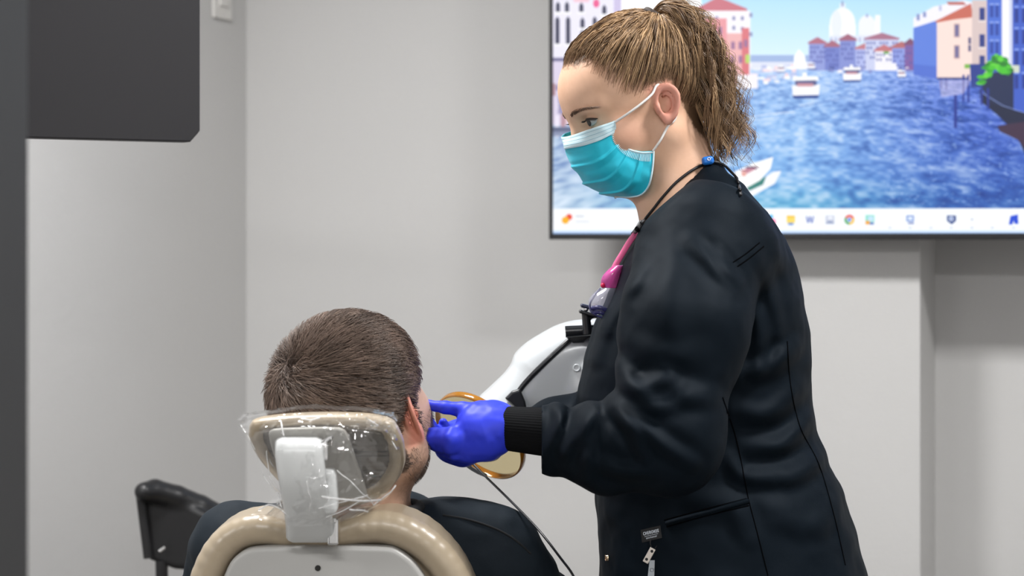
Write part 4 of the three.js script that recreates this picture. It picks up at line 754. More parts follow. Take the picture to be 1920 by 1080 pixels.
  const shirt = (x, y, z) => {
    
    let d = sdCap(x, y, z, q0, q1, 0.046, 0.046);
    d = smin(d, sdCap(x, y, z, q3, q4, 0.06, 0.06), 0.05);
    const k0 = q5, k1 = q6; d = smin(d, sdEll(x, y, z, (k0.x + k1.x) / 2, (k0.y + k1.y) / 2, (k0.z + k1.z) / 2, 0.21, 0.26, 0.13), 0.06);
    d = smin(d, sdChain(x, y, z, [q7, q8, q9], [0.053, 0.052, 0.045], 0.04), 0.04);
    d = smin(d, sdChain(x, y, z, [q10, q11, q12], [0.055, 0.052, 0.045], 0.04), 0.04);
    d = smin(d, sdCap(x, y, z, neckLow, q13, 0.062, 0.066), 0.03);
    d += (noise(x * 22 + 9, y * 22, z * 22) - 0.5) * 0.010 + (noise(x * 55, y * 55, z * 55) - 0.5) * 0.003;
    d = smax(d, y - topY, 0.004);
    return smax(d, -sdCap(x, y, z, neckTop, q14, 0.057, 0.063), 0.003);
  };
  const navy = phys(new THREE.Color().setRGB(0.010, 0.016, 0.023), 0.75, { bumpMap: clothTex, bumpScale: 0.0001, specularIntensity: 0.4 });
  const sh = part('shirt', clothUV(mesher(shirt, [P(330, 0, 2.6).x - 0.05, 0.62, -3.2], [P(1100, 0, 2.6).x + 0.05, P(0, 930, 2.55).y, -2.40], 0.006, null, 1.5)), navy, person, 'dark navy short shirt');
  const hitS = (x, y, o) => hit(shirt, x, y, 2.3, 3.1, o), sp = []; for (const [x, y] of [[830, 966], [880, 975], [930, 992], [965, 1012], [995, 1038]]) { const h = hitS(x, y, 0.0004); if (h) sp.push(h); }
  if (sp.length > 2) part('seam', tube(sp, 0.0016, 40, 6), std(new THREE.Color().setRGB(0.004, 0.005, 0.007), 0.8), sh);
  const ring = []; for (let i = 0; i <= 40; i++) { const t = i / 40 * 2 * Math.PI, c = P(690, 948, 2.55); ring.push(V(c.x + Math.cos(t) * 0.0665, c.y - 0.004 + Math.cos(t) * 0.002, c.z + Math.sin(t) * 0.0665)); }
  part('collar', new THREE.TubeGeometry(new THREE.CatmullRomCurve3(ring), 80, 0.007, 8), std(new THREE.Color().setRGB(0.009, 0.010, 0.012), 0.85), sh, 'black ribbed collar');
  // trousers, arms and legs below the frame
  const legs = (x, y, z) => { let d = 1e9; for (const s of [-0.1, 0.1]) d = Math.min(d, sdChain(x, y, z, [v3(neckLow.x + s, 0.66, -2.98), v3(neckLow.x + s, 0.72, -3.40), v3(neckLow.x + s, 0.60, -3.80)], [0.085, 0.065, 0.045], 0.05)); return d; };
  part('trousers', clothUV(mesher(legs, [neckLow.x - 0.25, 0.5, -3.9], [neckLow.x + 0.25, 0.85, -2.85], 0.012)), std(new THREE.Color().setRGB(0.03, 0.035, 0.05), 0.8), person, 'dark trousers');
  for (const s of [-1, 1]) { const w0 = s < 0 ? P(385, 1330, 2.88) : P(1040, 1330, 2.90), w1 = V(neckLow.x + s * 0.07, 0.86, -3.02); const fore = (x, y, z) => { let d = sdCap(x, y, z, w0, w1, 0.038, 0.026); d = smin(d, sdEll(x, y, z, w1.x - s * 0.03, w1.y, w1.z - 0.01, 0.04, 0.018, 0.04), 0.02); for (let k = 0; k < 4; k++) d = smin(d, sdCap(x, y, z, v3(w1.x - s * 0.05, w1.y, w1.z - 0.035 + k * 0.018), v3(w1.x - s * (0.115 - Math.abs(k - 1.3) * 0.01), w1.y - 0.012, w1.z - 0.045 + k * 0.02), 0.0095, 0.008), 0.006); return smin(d, sdCap(x, y, z, v3(w1.x - s * 0.02, w1.y, w1.z + 0.025), v3(w1.x - s * 0.06, w1.y + 0.006, w1.z + 0.05), 0.012, 0.009), 0.008); }; part('forearm', mesher(fore, [Math.min(w0.x, w1.x) - 0.15, 0.76, -3.12], [Math.max(w0.x, w1.x) + 0.15, Math.max(w0.y, w1.y) + 0.08, -2.8], 0.006, (x, y, z, c) => { c[0] = 0.54; c[1] = 0.3; c[2] = 0.21; }), skin, person); }
}

// ---------------------------------------------------------------- dental chair
function sdPoly(x, y, pts) { let d = 1e9, s = 1; for (let i = 0, j = pts.length - 1; i < pts.length; j = i++) { const [ax, ay] = pts[i], [bx, by] = pts[j], ex = bx - ax, ey = by - ay, wx = x - ax, wy = y - ay, h = clamp((wx * ex + wy * ey) / (ex * ex + ey * ey)); d = Math.min(d, Math.hypot(wx - ex * h, wy - ey * h)); const c1 = y >= ay, c2 = y < by, c3 = ex * wy > ey * wx; if ((c1 && c2 && c3) || (!c1 && !c2 && !c3)) s = -s; } return s * d; }
// a flat outline given thickness about z = -d, with rounded edges
const slab = (pts, d, half, round) => (x, y, z) => { const a = sdPoly(x, y, pts) + round, b = Math.abs(z + d) - half + round; return Math.min(Math.max(a, b), 0) + Math.hypot(Math.max(a, 0), Math.max(b, 0)) - round; };
const outline = (pts, d, n = 60) => { const c = new THREE.CatmullRomCurve3(pts.map(([x, y]) => P(x, y, d)), true, 'catmullrom', 0.35), r = []; for (let i = 0; i < n; i++) { const p = c.getPoint(i / n); r.push([p.x, p.y]); } return r; };
const H = {};
{
  const vinylBump = texture(128, 128, (x, y) => 0.5 + 0.4 * (hash3(x >> 1, y >> 1, 3) - 0.5));
  const gold = phys(new THREE.Color().setRGB(0.40, 0.325, 0.230), 0.34, { specularIntensity: 0.9, clearcoat: 0.3, clearcoatRoughness: 0.3 });
  const shellM = phys(new THREE.Color().setRGB(0.42, 0.415, 0.40), 0.38), whiteP = phys(new THREE.Color().setRGB(0.66, 0.675, 0.67), 0.32, { clearcoat: 0.3, clearcoatRoughness: 0.2 }), plateM = phys(new THREE.Color().setRGB(0.36, 0.35, 0.32), 0.4), chrome = std(new THREE.Color().setRGB(0.75, 0.75, 0.75), 0.12, { metalness: 1 });
  const base = P(600, 1080, 2.75);
  const chair = thing('dental_chair', 'beige and grey dental chair seen from behind with the patient in it', 'dental chair', [0, 0, 0]);
  // backrest cushion: a fat rim with two shoulders, filled in
  const D = 2.43, rim = [[372, 1150], [384, 1090], [408, 1036], [442, 1003], [486, 991], [534, 1000], [586, 1014], [636, 1002], [686, 988], [738, 990], [790, 1014], [832, 1056], [858, 1100], [874, 1150]].map(([x, y]) => P(x, y, D)), rr0 = [0.019, 0.019, 0.019, 0.0185, 0.0185, 0.0155, 0.0075, 0.0150, 0.0195, 0.0205, 0.0205, 0.0205, 0.020, 0.020];
  const fillP = outline([[385, 1160], [398, 1080], [440, 1010], [500, 1000], [586, 1016], [690, 996], [770, 1006], [830, 1070], [860, 1160]], D, 30);
  const fill = slab(fillP, D + 0.055, 0.05, 0.012);
  const rc = curve(rim), rimD = Array.from({ length: 34 }, (_, i) => rc.getPoint(i / 33)), rrD = Array.from({ length: 34 }, (_, i) => { const q = i / 33 * 13, j = Math.min(12, Math.floor(q)), t = q - j; return lerp(rr0[j], rr0[j + 1], t * t * (3 - 2 * t)); });
  const cushion = (x, y, z) => { const ze = clamp(-D - z, 0, 0.07), d = sdChain(x, y, z + ze, rimD, rrD, 0.0015); return smin(d, fill(x, y, z), 0.012); };
  part('backrest', mesher(cushion, [P(330, 0, D).x, P(0, 1150, D).y, -2.58], [P(900, 0, D).x, P(0, 955, D).y, -2.36], 0.0042), gold, chair, 'beige padded backrest');
  const lc = P(620, 0, 2.6), low = (x, y, z) => { const c = lc, t = clamp((1.0 - y) / 0.4); return Math.hypot(Math.max(Math.abs(x - c.x) - lerp(0.15, 0.2, t), 0), Math.max(Math.abs(y - 0.8) - 0.13, 0), Math.max(Math.abs(z + lerp(2.50, 2.68, t)) - 0.02, 0)) - 0.03; };
  part('lower_back', mesher(low, [P(620, 0, 2.6).x - 0.28, 0.6, -2.8], [P(620, 0, 2.6).x + 0.28, 1.0, -2.42], 0.01), gold, chair);
  // rear shell
  const shellP = outline([[402, 1180], [410, 1110], [432, 1054], [466, 1029], [530, 1024], [600, 1024], [680, 1024], [736, 1027], [772, 1050], [800, 1090], [822, 1180]], D - 0.02, 44);
  const shell = slab(shellP, D - 0.010, 0.012, 0.006);
  const sh = part('rear_shell', mesher(shell, [P(380, 0, D).x, P(0, 1175, D).y, -2.45], [P(850, 0, D).x, P(0, 1010, D).y, -2.38], 0.0032), shellM, chair, 'grey plastic rear shell');
  const sc = hit(shell, 596, 1065, 2.3, 2.6, 0.0002); if (sc) part('screw_hole', cylBetween(sc, sc.clone().add(V(0, 0, 0.001)), 0.0036, 0.0036, 16), std(0x15130f, 0.5), sh);
  // seat, leg rest, base
  const cx = P(620, 0, 2.8).x;
  part('seat', [box(0.5, 0.12, 0.62, cx, 0.55, -3.02, 0.05)], gold, chair); part('leg_rest', box(0.46, 0.1, 0.7, cx, 0.5, -3.62, 0.045), gold, chair);
  part('column', [box(0.32, 0.42, 0.4, cx, 0.28, -2.95, 0.04)], shellM, chair); part('floor_plate', box(0.6, 0.08, 1.1, cx, 0.04, -3.05, 0.03), shellM, chair);
  part('back_frame', cylBetween(V(cx, 0.52, -2.8), V(cx, 0.98, -2.49), 0.05, 0.05), shellM, chair);

  // headrest
  const hy0 = P(0, 770, 2.35).y, hy1 = P(0, 970, 2.35).y, hs0 = P(640, 760, 2.52), hd = (y) => lerp(2.318, 2.44, smooth(hy0, hy1, y));   // distance of the middle of the cushion
  const cp = outline([[480, 783], [540, 773], [610, 770], [690, 772], [738, 784], [756, 822], [757, 868], [744, 905], [712, 945], [664, 966], [600, 970], [546, 962], [512, 918], [484, 870], [470, 822]], 2.345, 44);
  const hcush = (x, y, z) => { const dz = hd(y), zz = z + dz, a = sdPoly(x, y, cp), bow = 0.010 * smooth(0.05, 0, -a); const aa = a + 0.022, b = Math.abs(zz + 0.004) - 0.030 + 0.022; let d = Math.min(Math.max(aa, b), 0) + Math.hypot(Math.max(aa, 0), Math.max(b, 0)) - 0.022; d = smax(d, zz - 0.026 - a * 0.32, 0.01); d = smax(d, -smax(a + 0.016, 0.012 - zz, 0.006), 0.008); return smax(d, -sdSphere(x, y, z, hs0, 0.118), 0.012); };
  H.cushion = hcush;
  const hr = part('headrest', mesher(hcush, [P(455, 0, 2.4).x, P(0, 985, 2.4).y, -2.49], [P(775, 0, 2.4).x, P(0, 755, 2.3).y, -2.27], 0.0030), gold, chair, 'beige padded headrest');
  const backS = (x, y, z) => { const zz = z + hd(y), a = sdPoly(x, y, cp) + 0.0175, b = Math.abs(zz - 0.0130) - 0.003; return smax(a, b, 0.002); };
  part('recess_shade_panel', mesher(backS, [P(455, 0, 2.4).x, P(0, 985, 2.4).y, -2.49], [P(775, 0, 2.4).x, P(0, 755, 2.3).y, -2.27], 0.0030), phys(new THREE.Color().setRGB(0.085, 0.070, 0.052), 0.45), hr, 'added dark brown panel standing in for shade in the headrest recess');  // added panel: its dark colour stands in for the shade inside the rear recess
  const pp = outline([[508, 812], [520, 800], [590, 797], [640, 798], [655, 812], [668, 880], [680, 950], [660, 966], [560, 966], [530, 930], [514, 870]], 2.32, 36), plate0 = slab(pp, 0, 0.008, 0.004), plate = (x, y, z) => plate0(x, y, z + hd(y) - 0.028);
  part('back_plate', mesher(plate, [P(500, 0, 2.3).x, P(0, 980, 2.3).y, -2.40], [P(690, 0, 2.3).x, P(0, 785, 2.3).y, -2.275], 0.0026), plateM, hr, 'grey headrest back plate');
  // white arm: a strap curving from the plate down into the backrest
  const prof = [[833, 2.318], [829, 2.300], [834, 2.284], [852, 2.276], [900, 2.282], [950, 2.312], [985, 2.345], [1000, 2.362], [1006, 2.375], [1006, 2.40]];
  const cprof = curve(prof.map(([y, d]) => V(0, P(0, y, d).y, -d)));
  const strap = (u, v) => { const q = cprof.getPoint(v), t = cprof.getTangent(v), n = V(0, t.z, -t.y), yy = HOR - (q.y - EYE) / (-q.z) * F, xl = lerp(524, 545, smooth(830, 1005, yy)), xr = lerp(598, 617, smooth(830, 1005, yy)), e = Math.min(u, 1 - u), X = lerp(xl, xr, u); const p = P(X, yy, -q.z); return p.addScaledVector(n, e < 0.08 ? -0.003 * (1 - e / 0.08) ** 2 : 0); };
  part('headrest_arm', thick(strap, 24, 60, 0.007), whiteP, chair, 'white curved headrest arm');
  part('joint_cover', mesher(slab(outline([[603, 882], [618, 878], [630, 886], [634, 950], [626, 962], [610, 960], [605, 930]], 2.31, 24), 2.312, 0.014, 0.006), [P(595, 0, 2.3).x, P(0, 975, 2.3).y, -2.335], [P(645, 0, 2.3).x, P(0, 868, 2.3).y, -2.285], 0.0024), whiteP, chair, 'white joint cover');
  part('latch', [cylBetween(P(606, 862, 2.285), P(606, 828, 2.285), 0.0055, 0.0055, 14), cylBetween(P(607, 830, 2.287), P(636, 801, 2.308), 0.004, 0.004, 12), new RoundedBoxGeometry(0.012, 0.020, 0.012, 3, 0.002).translate(...P(606, 846, 2.284).toArray())], chrome, chair, 'chrome headrest latch');
  part('arm_clamp', [new RoundedBoxGeometry(0.0135, 0.032, 0.03, 3, 0.003).translate(...P(626, 994, 2.372).toArray()), new RoundedBoxGeometry(0.0105, 0.007, 0.03, 3, 0.002).translate(...P(624, 973, 2.366).toArray())], chrome, chair, 'chrome arm clamp');

  // plastic bag over the headrest
  const bag = thing('plastic_cover', 'clear crinkled plastic bag pulled over the beige headrest', 'plastic bag');
  const film = phys(0xffffff, 0.11, { transmission: 0.97, thickness: 0, ior: 1.75, specularIntensity: 1, side: THREE.DoubleSide });
  const leftE = [[446, 792], [452, 812], [474, 845], [494, 890], [520, 925], [500, 945], [466, 968]], rightE = [[738, 784], [744, 812], [752, 850], [752, 892], [736, 922], [714, 944], [690, 962]];
  const ed = (T, z, k) => { const x = clamp(k) * 6, j = Math.min(5, Math.floor(x)), t = x - j; return lerp(T[j][z], T[j + 1][z], t * t * (3 - 2 * t) * 0.5 + t * 0.5); };
  const ridge = (x, y, s) => { const n = noise(x, y, s); return 1 - Math.abs(n * 2 - 1); };
  const dirs = Array.from({ length: 13 }, (_, i) => { const w = i * 2.399, f = 2.2 + i * 0.95; return [Math.cos(w) * f, Math.sin(w) * f, i * 1.7, 0.0085 / Math.pow(f, 0.75)]; });
  const crease = (u, v) => { let h = 0; const wu = u + 0.10 * noise(u * 4, v * 4, 3), wv = v + 0.10 * noise(u * 4 + 9, v * 4, 5); for (const [a, b, p, m] of dirs) { const t = a * wu + b * wv + p, q = t - Math.floor(t); h += m * (Math.abs(q - 0.5) * 2) * (0.4 + 1.2 * noise(u * 3 + p, v * 3, 8)); } return h; };
  const bagAt = (u, v) => {                                    // v 0 at the top edge of the cushion, 1 at the gathered bottom
    const x = lerp(ed(leftE, 0, v), ed(rightE, 0, v), u), y = lerp(ed(leftE, 1, v), ed(rightE, 1, v), u) - Math.sin(u * Math.PI) * lerp(16, -22, smooth(0, 1, v));
    const dep = lerp(lerp(2.305, 2.268, smooth(0, 0.2, v) * Math.sin(u * Math.PI)), 2.335, smooth(0.55, 1, v));
    const side = 0.05 * Math.pow(Math.abs(u * 2 - 1), 3) * (1 - v * 0.6);
    return P(x, y, dep + side - crease(u, v));
  };
  part('rear_film', sheet(bagAt, 150, 120), film, bag);
  const foldM = phys(0xffffff, 0.18, { transmission: 0.55, thickness: 0, ior: 1.6, side: THREE.DoubleSide });   // doubled film along the creases
  const uv = (x, y) => { const v = clamp((y - 790) / 176); return [clamp((x - ed(leftE, 0, v)) / (ed(rightE, 0, v) - ed(leftE, 0, v))), v]; };
  const ridgeLine = (pts, r) => { const c = curve(pts.map(([x, y]) => V(...uv(x, y), 0))), q = []; for (let i = 0; i <= 24; i++) { const t = c.getPoint(i / 24), p = bagAt(t.x, t.y); p.z += 0.0012; q.push(p); } part('film_fold', tube(q, r, 48, 6), foldM, bag); };
  for (const [p, r] of [[[[603, 903], [640, 908], [675, 916], [714, 924]], 0.0013], [[[598, 925], [640, 915], [690, 905]], 0.0007], [[[612, 945], [650, 928], [676, 916]], 0.0008], [[[487, 876], [505, 905], [529, 935]], 0.0009], [[[500, 850], [512, 890], [520, 930]], 0.0007], [[[560, 800], [580, 806], [600, 803]], 0.0010], [[[527, 805], [529, 820], [532, 830]], 0.0010], [[[480, 950], [510, 935], [540, 948]], 0.0010], [[[655, 930], [680, 945], [690, 958]], 0.0010], [[[690, 800], [720, 815], [744, 842]], 0.0008], [[[632, 870], [665, 890], [700, 930]], 0.0006], [[[452, 800], [462, 822], [478, 846]], 0.0008], [[[700, 935], [725, 915], [746, 895]], 0.0009], [[[575, 885], [582, 905], [580, 930]], 0.0006]]) ridgeLine(p, r);
  part('top_film', sheet((u, v) => { const p = bagAt(u, 0), q = P(lerp(470, 740, u), 784 - Math.sin(u * Math.PI) * 14, 2.375); const r = p.clone().lerp(q, v); r.y += 0.003 * Math.sin(v * Math.PI) + crease(u, v + 2) * 0.25; return r; }, 110, 16), film, bag);
  part('corner_film', sheet((u, v) => { const p = P(lerp(690, 748, u), lerp(776, 800, v) - Math.sin(u * 3.1) * 6 + v * u * 22, 2.30 + v * 0.02); p.z += crease(u * 0.6 + 3, v * 0.6) * 2.2; return p; }, 60, 40), film, bag);
  part('side_film', sheet((u, v) => { const p = bagAt(0, u), q = P(ed(leftE, 0, u) + 22, ed(leftE, 1, u), 2.42); const r = p.clone().lerp(q, v); r.x += crease(u + 8, v * 0.4); return r; }, 60, 20), film, bag);
}

// ---------------------------------------------------------------- whitening lamp on its stand
{
  const D = 2.92, white = phys(new THREE.Color().setRGB(0.58, 0.61, 0.63), 0.3, { clearcoat: 0.4, clearcoatRoughness: 0.15 }), blackP = phys(new THREE.Color().setRGB(0.012, 0.013, 0.016), 0.3);
  const lamp = thing('whitening_lamp', 'white dental whitening lamp head with black trim behind the blue gloves', 'dental lamp');
  const ol = outline([[895, 752], [918, 728], [945, 702], [958, 684], [966, 664], [990, 642], [1040, 613], [1078, 602], [1130, 600], [1190, 616], [1206, 680], [1180, 740], [1120, 775], [1040, 792], [960, 790], [915, 782]], D, 46);
  const shape = slab(ol, D, 0.075, 0.045), lw0 = P(1040, 775, 2.90), lw1 = P(1150, 700, 2.86), lower = (x, y, z) => sdCap(x, y, z, lw0, lw1, 0.03, 0.045);
  const head = (x, y, z) => smin(shape(x, y, z), lower(x, y, z), 0.012);
  part('housing', mesher(head, [P(880, 0, D).x, P(0, 810, D).y, -3.02], [P(1230, 0, D).x, P(0, 588, D).y, -2.79], 0.0035), white, lamp, 'glossy white lamp housing');
  const on = (x, y, o = 0.001) => hit(head, x, y, 2.6, 3.2, o);
  const trim = (pts, r, name = 'trim') => { const c = curve(pts.map(([x, y]) => V(x, y, 0))), q = []; for (let i = 0; i <= 40; i++) { const t = c.getPoint(i / 40), h = on(t.x, t.y); if (h) q.push(h); } if (q.length > 3) part(name, capped(q, r, 60, 10), blackP, lamp, 'black trim strip'); };
  trim([[966, 752], [976, 730], [1000, 702], [1035, 668], [1066, 640], [1078, 630]], 0.0042);
  for (const [pts, cx, cy] of [[[[947, 746], [960, 733], [975, 728], [985, 752], [992, 790], [976, 790], [966, 764]], 968, 750], [[[1062, 632], [1068, 620], [1082, 615], [1125, 614], [1125, 630], [1104, 634], [1094, 642], [1074, 643]], 1084, 630]]) { const h = on(cx, cy, 0), d = -h.z; part('corner_trim', mesher(slab(pts.map(([x, y]) => { const p = P(x, y, d); return [p.x, p.y]; }), d, 0.010, 0.003), [P(cx - 60, 0, d).x, P(0, cy + 60, d).y, h.z - 0.02], [P(cx + 60, 0, d).x, P(0, cy - 40, d).y, h.z + 0.02], 0.0016), blackP, lamp, 'black corner trim'); }
  for (const [x, y] of [[1082, 690], [983, 766]]) { const h = on(x, y, 0); if (h) part('screw', [cylBetween(h.clone().addScaledVector(h.normal, -0.002), h.clone().addScaledVector(h.normal, 0.003), 0.0058, 0.0050, 20), new THREE.TorusGeometry(0.0045, 0.0012, 8, 20).applyQuaternion(new THREE.Quaternion().setFromUnitVectors(V(0, 0, 1), h.normal)).translate(h.x + h.normal.x * 0.003, h.y + h.normal.y * 0.003, h.z + h.normal.z * 0.003)], white, lamp); }
  // knob and wing clamp on top
  const d2 = 2.80;
  part('handle_post', [cylBetween(P(1102, 626, d2), P(1098, 586, d2), 0.0068, 0.0058, 16), new THREE.TorusGeometry(0.010, 0.0026, 10, 24).translate(...P(1116, 606, d2).toArray()), cylBetween(P(1060, 622, d2 + 0.01), P(1124, 618, d2 + 0.01), 0.0085, 0.0075, 14)], blackP, lamp, 'black hinge post');
  const wing = (a, b, t, m) => part('clamp_wing', new RoundedBoxGeometry(0.040, t, 0.022, 3, t * 0.45).rotateZ(Math.atan2(b.y - a.y, b.x - a.x)).translate((a.x + b.x) / 2, (a.y + b.y) / 2, (a.z + b.z) / 2), m, lamp);
  wing(P(1088, 572, d2), P(1140, 585, d2), 0.0055, phys(new THREE.Color().setRGB(0.02, 0.024, 0.06), 0.3)); wing(P(1085, 583, d2), P(1137, 598, d2), 0.0050, blackP);
  part('clamp_screw', new THREE.SphereGeometry(0.0035, 12, 8).translate(...P(1099, 580, d2 - 0.006).toArray()), std(0xdddddd, 0.15, { metalness: 1 }), lamp);
  // light guide nose
  part('light_guide', mesher(((a, b, e, f) => (x, y, z) => smin(sdCap(x, y, z, a, b, 0.024, 0.013), sdCap(x, y, z, e, f, 0.011, 0.010), 0.01))(P(945, 800, 2.86), P(915, 845, 2.75), P(925, 848, 2.75), P(902, 852, 2.745)), [P(850, 0, 2.8).x, P(0, 880, 2.8).y, -2.92], [P(1030, 0, 2.8).x, P(0, 700, 2.8).y, -2.70], 0.0035), white, lamp, 'white light guide');
  // amber shield
  const n = V(-0.56, -0.56, 0.61).normalize(), c = P(900, 817, 2.775);
  const turn = new THREE.Quaternion().setFromUnitVectors(V(0, 1, 0), n), set = (g) => g.applyQuaternion(turn).translate(c.x, c.y, c.z);
  const shield = part('amber_shield', set(new THREE.CircleGeometry(0.0735, 72).rotateX(-Math.PI / 2).translate(0, 0.005, 0)), phys(new THREE.Color().setRGB(0.93, 0.80, 0.50), 0.05, { transmission: 0.97, thickness: 0, side: THREE.DoubleSide }), lamp, 'round pale amber light shield');
  part('shield_edge', set(new THREE.LatheGeometry([[0.0725, 0.0055], [0.0745, 0.0045], [0.0752, 0.002], [0.0752, -0.003], [0.0742, -0.005], [0.0725, -0.0055], [0.0718, -0.002], [0.0718, 0.003], [0.0725, 0.0055]].map(([a, b]) => new THREE.Vector2(a, b)), 90)), phys(new THREE.Color().setRGB(0.44, 0.185, 0.016), 0.12, { transmission: 0.3, thickness: 0, clearcoat: 0.5 }), shield, 'thick amber edge');
  // stand hidden behind the standing person
  const top = P(1170, 690, 3.0);
  part('support_arm', [cylBetween(top, V(top.x + 0.12, 1.12, -3.10), 0.025, 0.022), cylBetween(V(top.x + 0.12, 1.12, -3.10), V(top.x + 0.13, 0.1, -3.12), 0.022, 0.022)], white, lamp);
  part('stand_base', [new THREE.CylinderGeometry(0.2, 0.22, 0.05, 40).translate(top.x + 0.13, 0.045, -3.12), ...[0, 1, 2, 3, 4].map((k) => new THREE.SphereGeometry(0.025, 12, 8).translate(top.x + 0.13 + Math.cos(k * 1.2566) * 0.18, 0.025, -3.12 + Math.sin(k * 1.2566) * 0.18))], white, lamp);
  // cables
  const cable = thing('cable', 'thin black cable hanging from the lamp past the patient shoulder', 'cable');
  part('cord', capped([P(878, 860, 2.735), P(905, 888, 2.70), P(960, 942, 2.62), P(1010, 994, 2.55), P(1050, 1045, 2.50), P(1078, 1085, 2.47), P(1110, 1160, 2.46), P(1122, 1500, 2.46), P(1124, 2300, 2.46)], 0.0016, 120, 8), blackP, cable);
  const c2 = thing('suction_tube', 'short white tube below the blue glove and amber shield', 'tube');
  part('hose', capped([P(858, 852, 2.72), P(876, 872, 2.73), P(894, 884, 2.745), P(910, 891, 2.76)], 0.0028, 40, 10), white, c2);
}
// ---------------------------------------------------------------- lanyard cord, glasses and badge of the standing person
{
  const skinCloth = (x, y, z) => Math.min(W.cloth(x, y, z), W.body(x, y, z));
  const on = (x, y, o) => hit(skinCloth, x, y, 2.3, 3.0, o);
  const cordM = phys(new THREE.Color().setRGB(0.008, 0.008, 0.010), 0.5), run = (pts, n, o) => { const c = curve(pts.map(([x, y]) => V(x, y, 0))), q = []; for (let i = 0; i <= n; i++) { const t = c.getPoint(i / n), h = on(t.x, t.y, o); if (h) q.push(h); } return q; };
  const t = thing('lanyard_cord', 'black neck cord with blue bead around the neck of the masked person', 'cord');
  const a = run([[1328, 306], [1303, 316], [1270, 340], [1245, 368], [1228, 390], [1214, 408], [1203, 424]], 26, 0.002), b = run([[1334, 306], [1352, 311], [1372, 326], [1382, 346], [1387, 368]], 16, 0.003);
  if (a.length > 3) part('cord', capped(a, 0.0019, 80, 8), cordM, t); if (b.length > 3) part('cord', capped(b, 0.0019, 60, 8), cordM, t);
  const bd = on(1328, 309, 0.004) ?? P(1328, 306, 2.64);
  const bead = part('bead', new RoundedBoxGeometry(0.0165, 0.0115, 0.012, 4, 0.0045).rotateZ(0.15).translate(bd.x, bd.y + 0.002, bd.z), phys(new THREE.Color().setRGB(0.015, 0.17, 0.62), 0.3), t, 'blue cord bead');
  part('bead_mark', new THREE.TorusGeometry(0.0018, 0.0006, 6, 16).translate(bd.x + 0.001, bd.y + 0.004, bd.z + 0.0062), std(0xdde6f4, 0.5), bead);
  part('clasp', capped(run([[1206, 420], [1198, 432], [1188, 444]], 8, 0.003).length > 3 ? run([[1206, 420], [1198, 432], [1188, 444]], 8, 0.003) : [P(1206, 420, 2.66), P(1198, 432, 2.66), P(1188, 444, 2.66)], 0.0034, 20, 8), cordM, t);
  // safety glasses hanging on the chest
  const g = thing('safety_glasses', 'pink and clear safety glasses hanging at the chest of the black jacket', 'glasses');
  const pinkT = phys(new THREE.Color().setRGB(0.88, 0.22, 0.62), 0.12, { transmission: 0.65, thickness: 0 }), pink = phys(new THREE.Color().setRGB(0.75, 0.13, 0.30), 0.3), clear = phys(new THREE.Color().setRGB(0.90, 0.90, 0.98), 0.06, { transmission: 0.9, thickness: 0, ior: 1.55 }), navy = phys(new THREE.Color().setRGB(0.035, 0.035, 0.13), 0.25);
  const G = 2.655;
  part('temple', capped([P(1192, 438, G), P(1180, 454, G), P(1168, 474, G), P(1156, 494, G), P(1148, 510, G)], 0.0042, 40, 10), pink, g, 'pink temple arm');
  const quad = (A, B, C, D, bow, m, name, lab) => part(name, thick((u, v) => { const p = P(lerp(lerp(A[0], B[0], u), lerp(D[0], C[0], u), v), lerp(lerp(A[1], B[1], u), lerp(D[1], C[1], u), v), G); p.z += bow * Math.sin(u * Math.PI) + bow * 0.5 * Math.sin(v * Math.PI); p.x -= bow * 0.8 * Math.sin(v * Math.PI); return p; }, 18, 24, 0.0016), m, g, lab);
  quad([1150, 500], [1172, 496], [1166, 540], [1129, 538], 0.008, pinkT, 'side_shield', 'translucent pink side shield');
  quad([1126, 540], [1164, 541], [1150, 598], [1108, 582], 0.010, clear, 'lens', 'clear lens');
  part('lens_rim', [tube([P(1126, 541, G - 0.004), P(1114, 556, G - 0.006), P(1106, 572, G - 0.006), P(1110, 586, G - 0.008), P(1128, 595, G - 0.008), P(1148, 600, G - 0.006)], 0.0013, 50, 8)], navy, g);
  part('nose_bridge', [tube([P(1110, 578, G - 0.006), P(1124, 577, G - 0.012), P(1140, 584, G - 0.010), P(1150, 592, G - 0.006)], 0.0034, 40, 8), tube([P(1112, 586, G - 0.006), P(1126, 586, G - 0.012), P(1144, 594, G - 0.008)], 0.0028, 40, 8)], navy, g, 'dark blue nose bridge');
  part('hinge', new THREE.SphereGeometry(0.0036, 14, 10).translate(...P(1131, 535, G - 0.005).toArray()), phys(new THREE.Color().setRGB(0.6, 0.01, 0.08), 0.25), g, 'red hinge');
  // badge clip at the pocket
  const k = thing('badge_clip', 'metal and clear plastic badge clip hanging from the jacket pocket', 'badge clip');
  const h = on(1216, 1042, 0.005) ?? P(1216, 1042, 2.5), s = F / -h.z, metal = std(new THREE.Color().setRGB(0.78, 0.72, 0.66), 0.28, { metalness: 0.9 });
  const pt = (x, y, o = 0) => { const q = P(x, y, -h.z); q.z += o; return q; };
  const ang = Math.atan2(31, 17), cm = pt(1217, 1041, 0.002);
  const clip = part('metal_clip', new RoundedBoxGeometry(0.021, 0.0078, 0.0016, 3, 0.0007).rotateZ(ang).translate(cm.x, cm.y, cm.z), metal, k, 'metal clip with two holes');
  for (const [x, y] of [[1222, 1033], [1212, 1048]]) { const q = pt(x, y, 0.003); part('hole', new THREE.CylinderGeometry(0.0019, 0.0019, 0.0006, 16).rotateX(Math.PI / 2).translate(q.x, q.y, q.z), std(0x050505, 0.6), clip); }
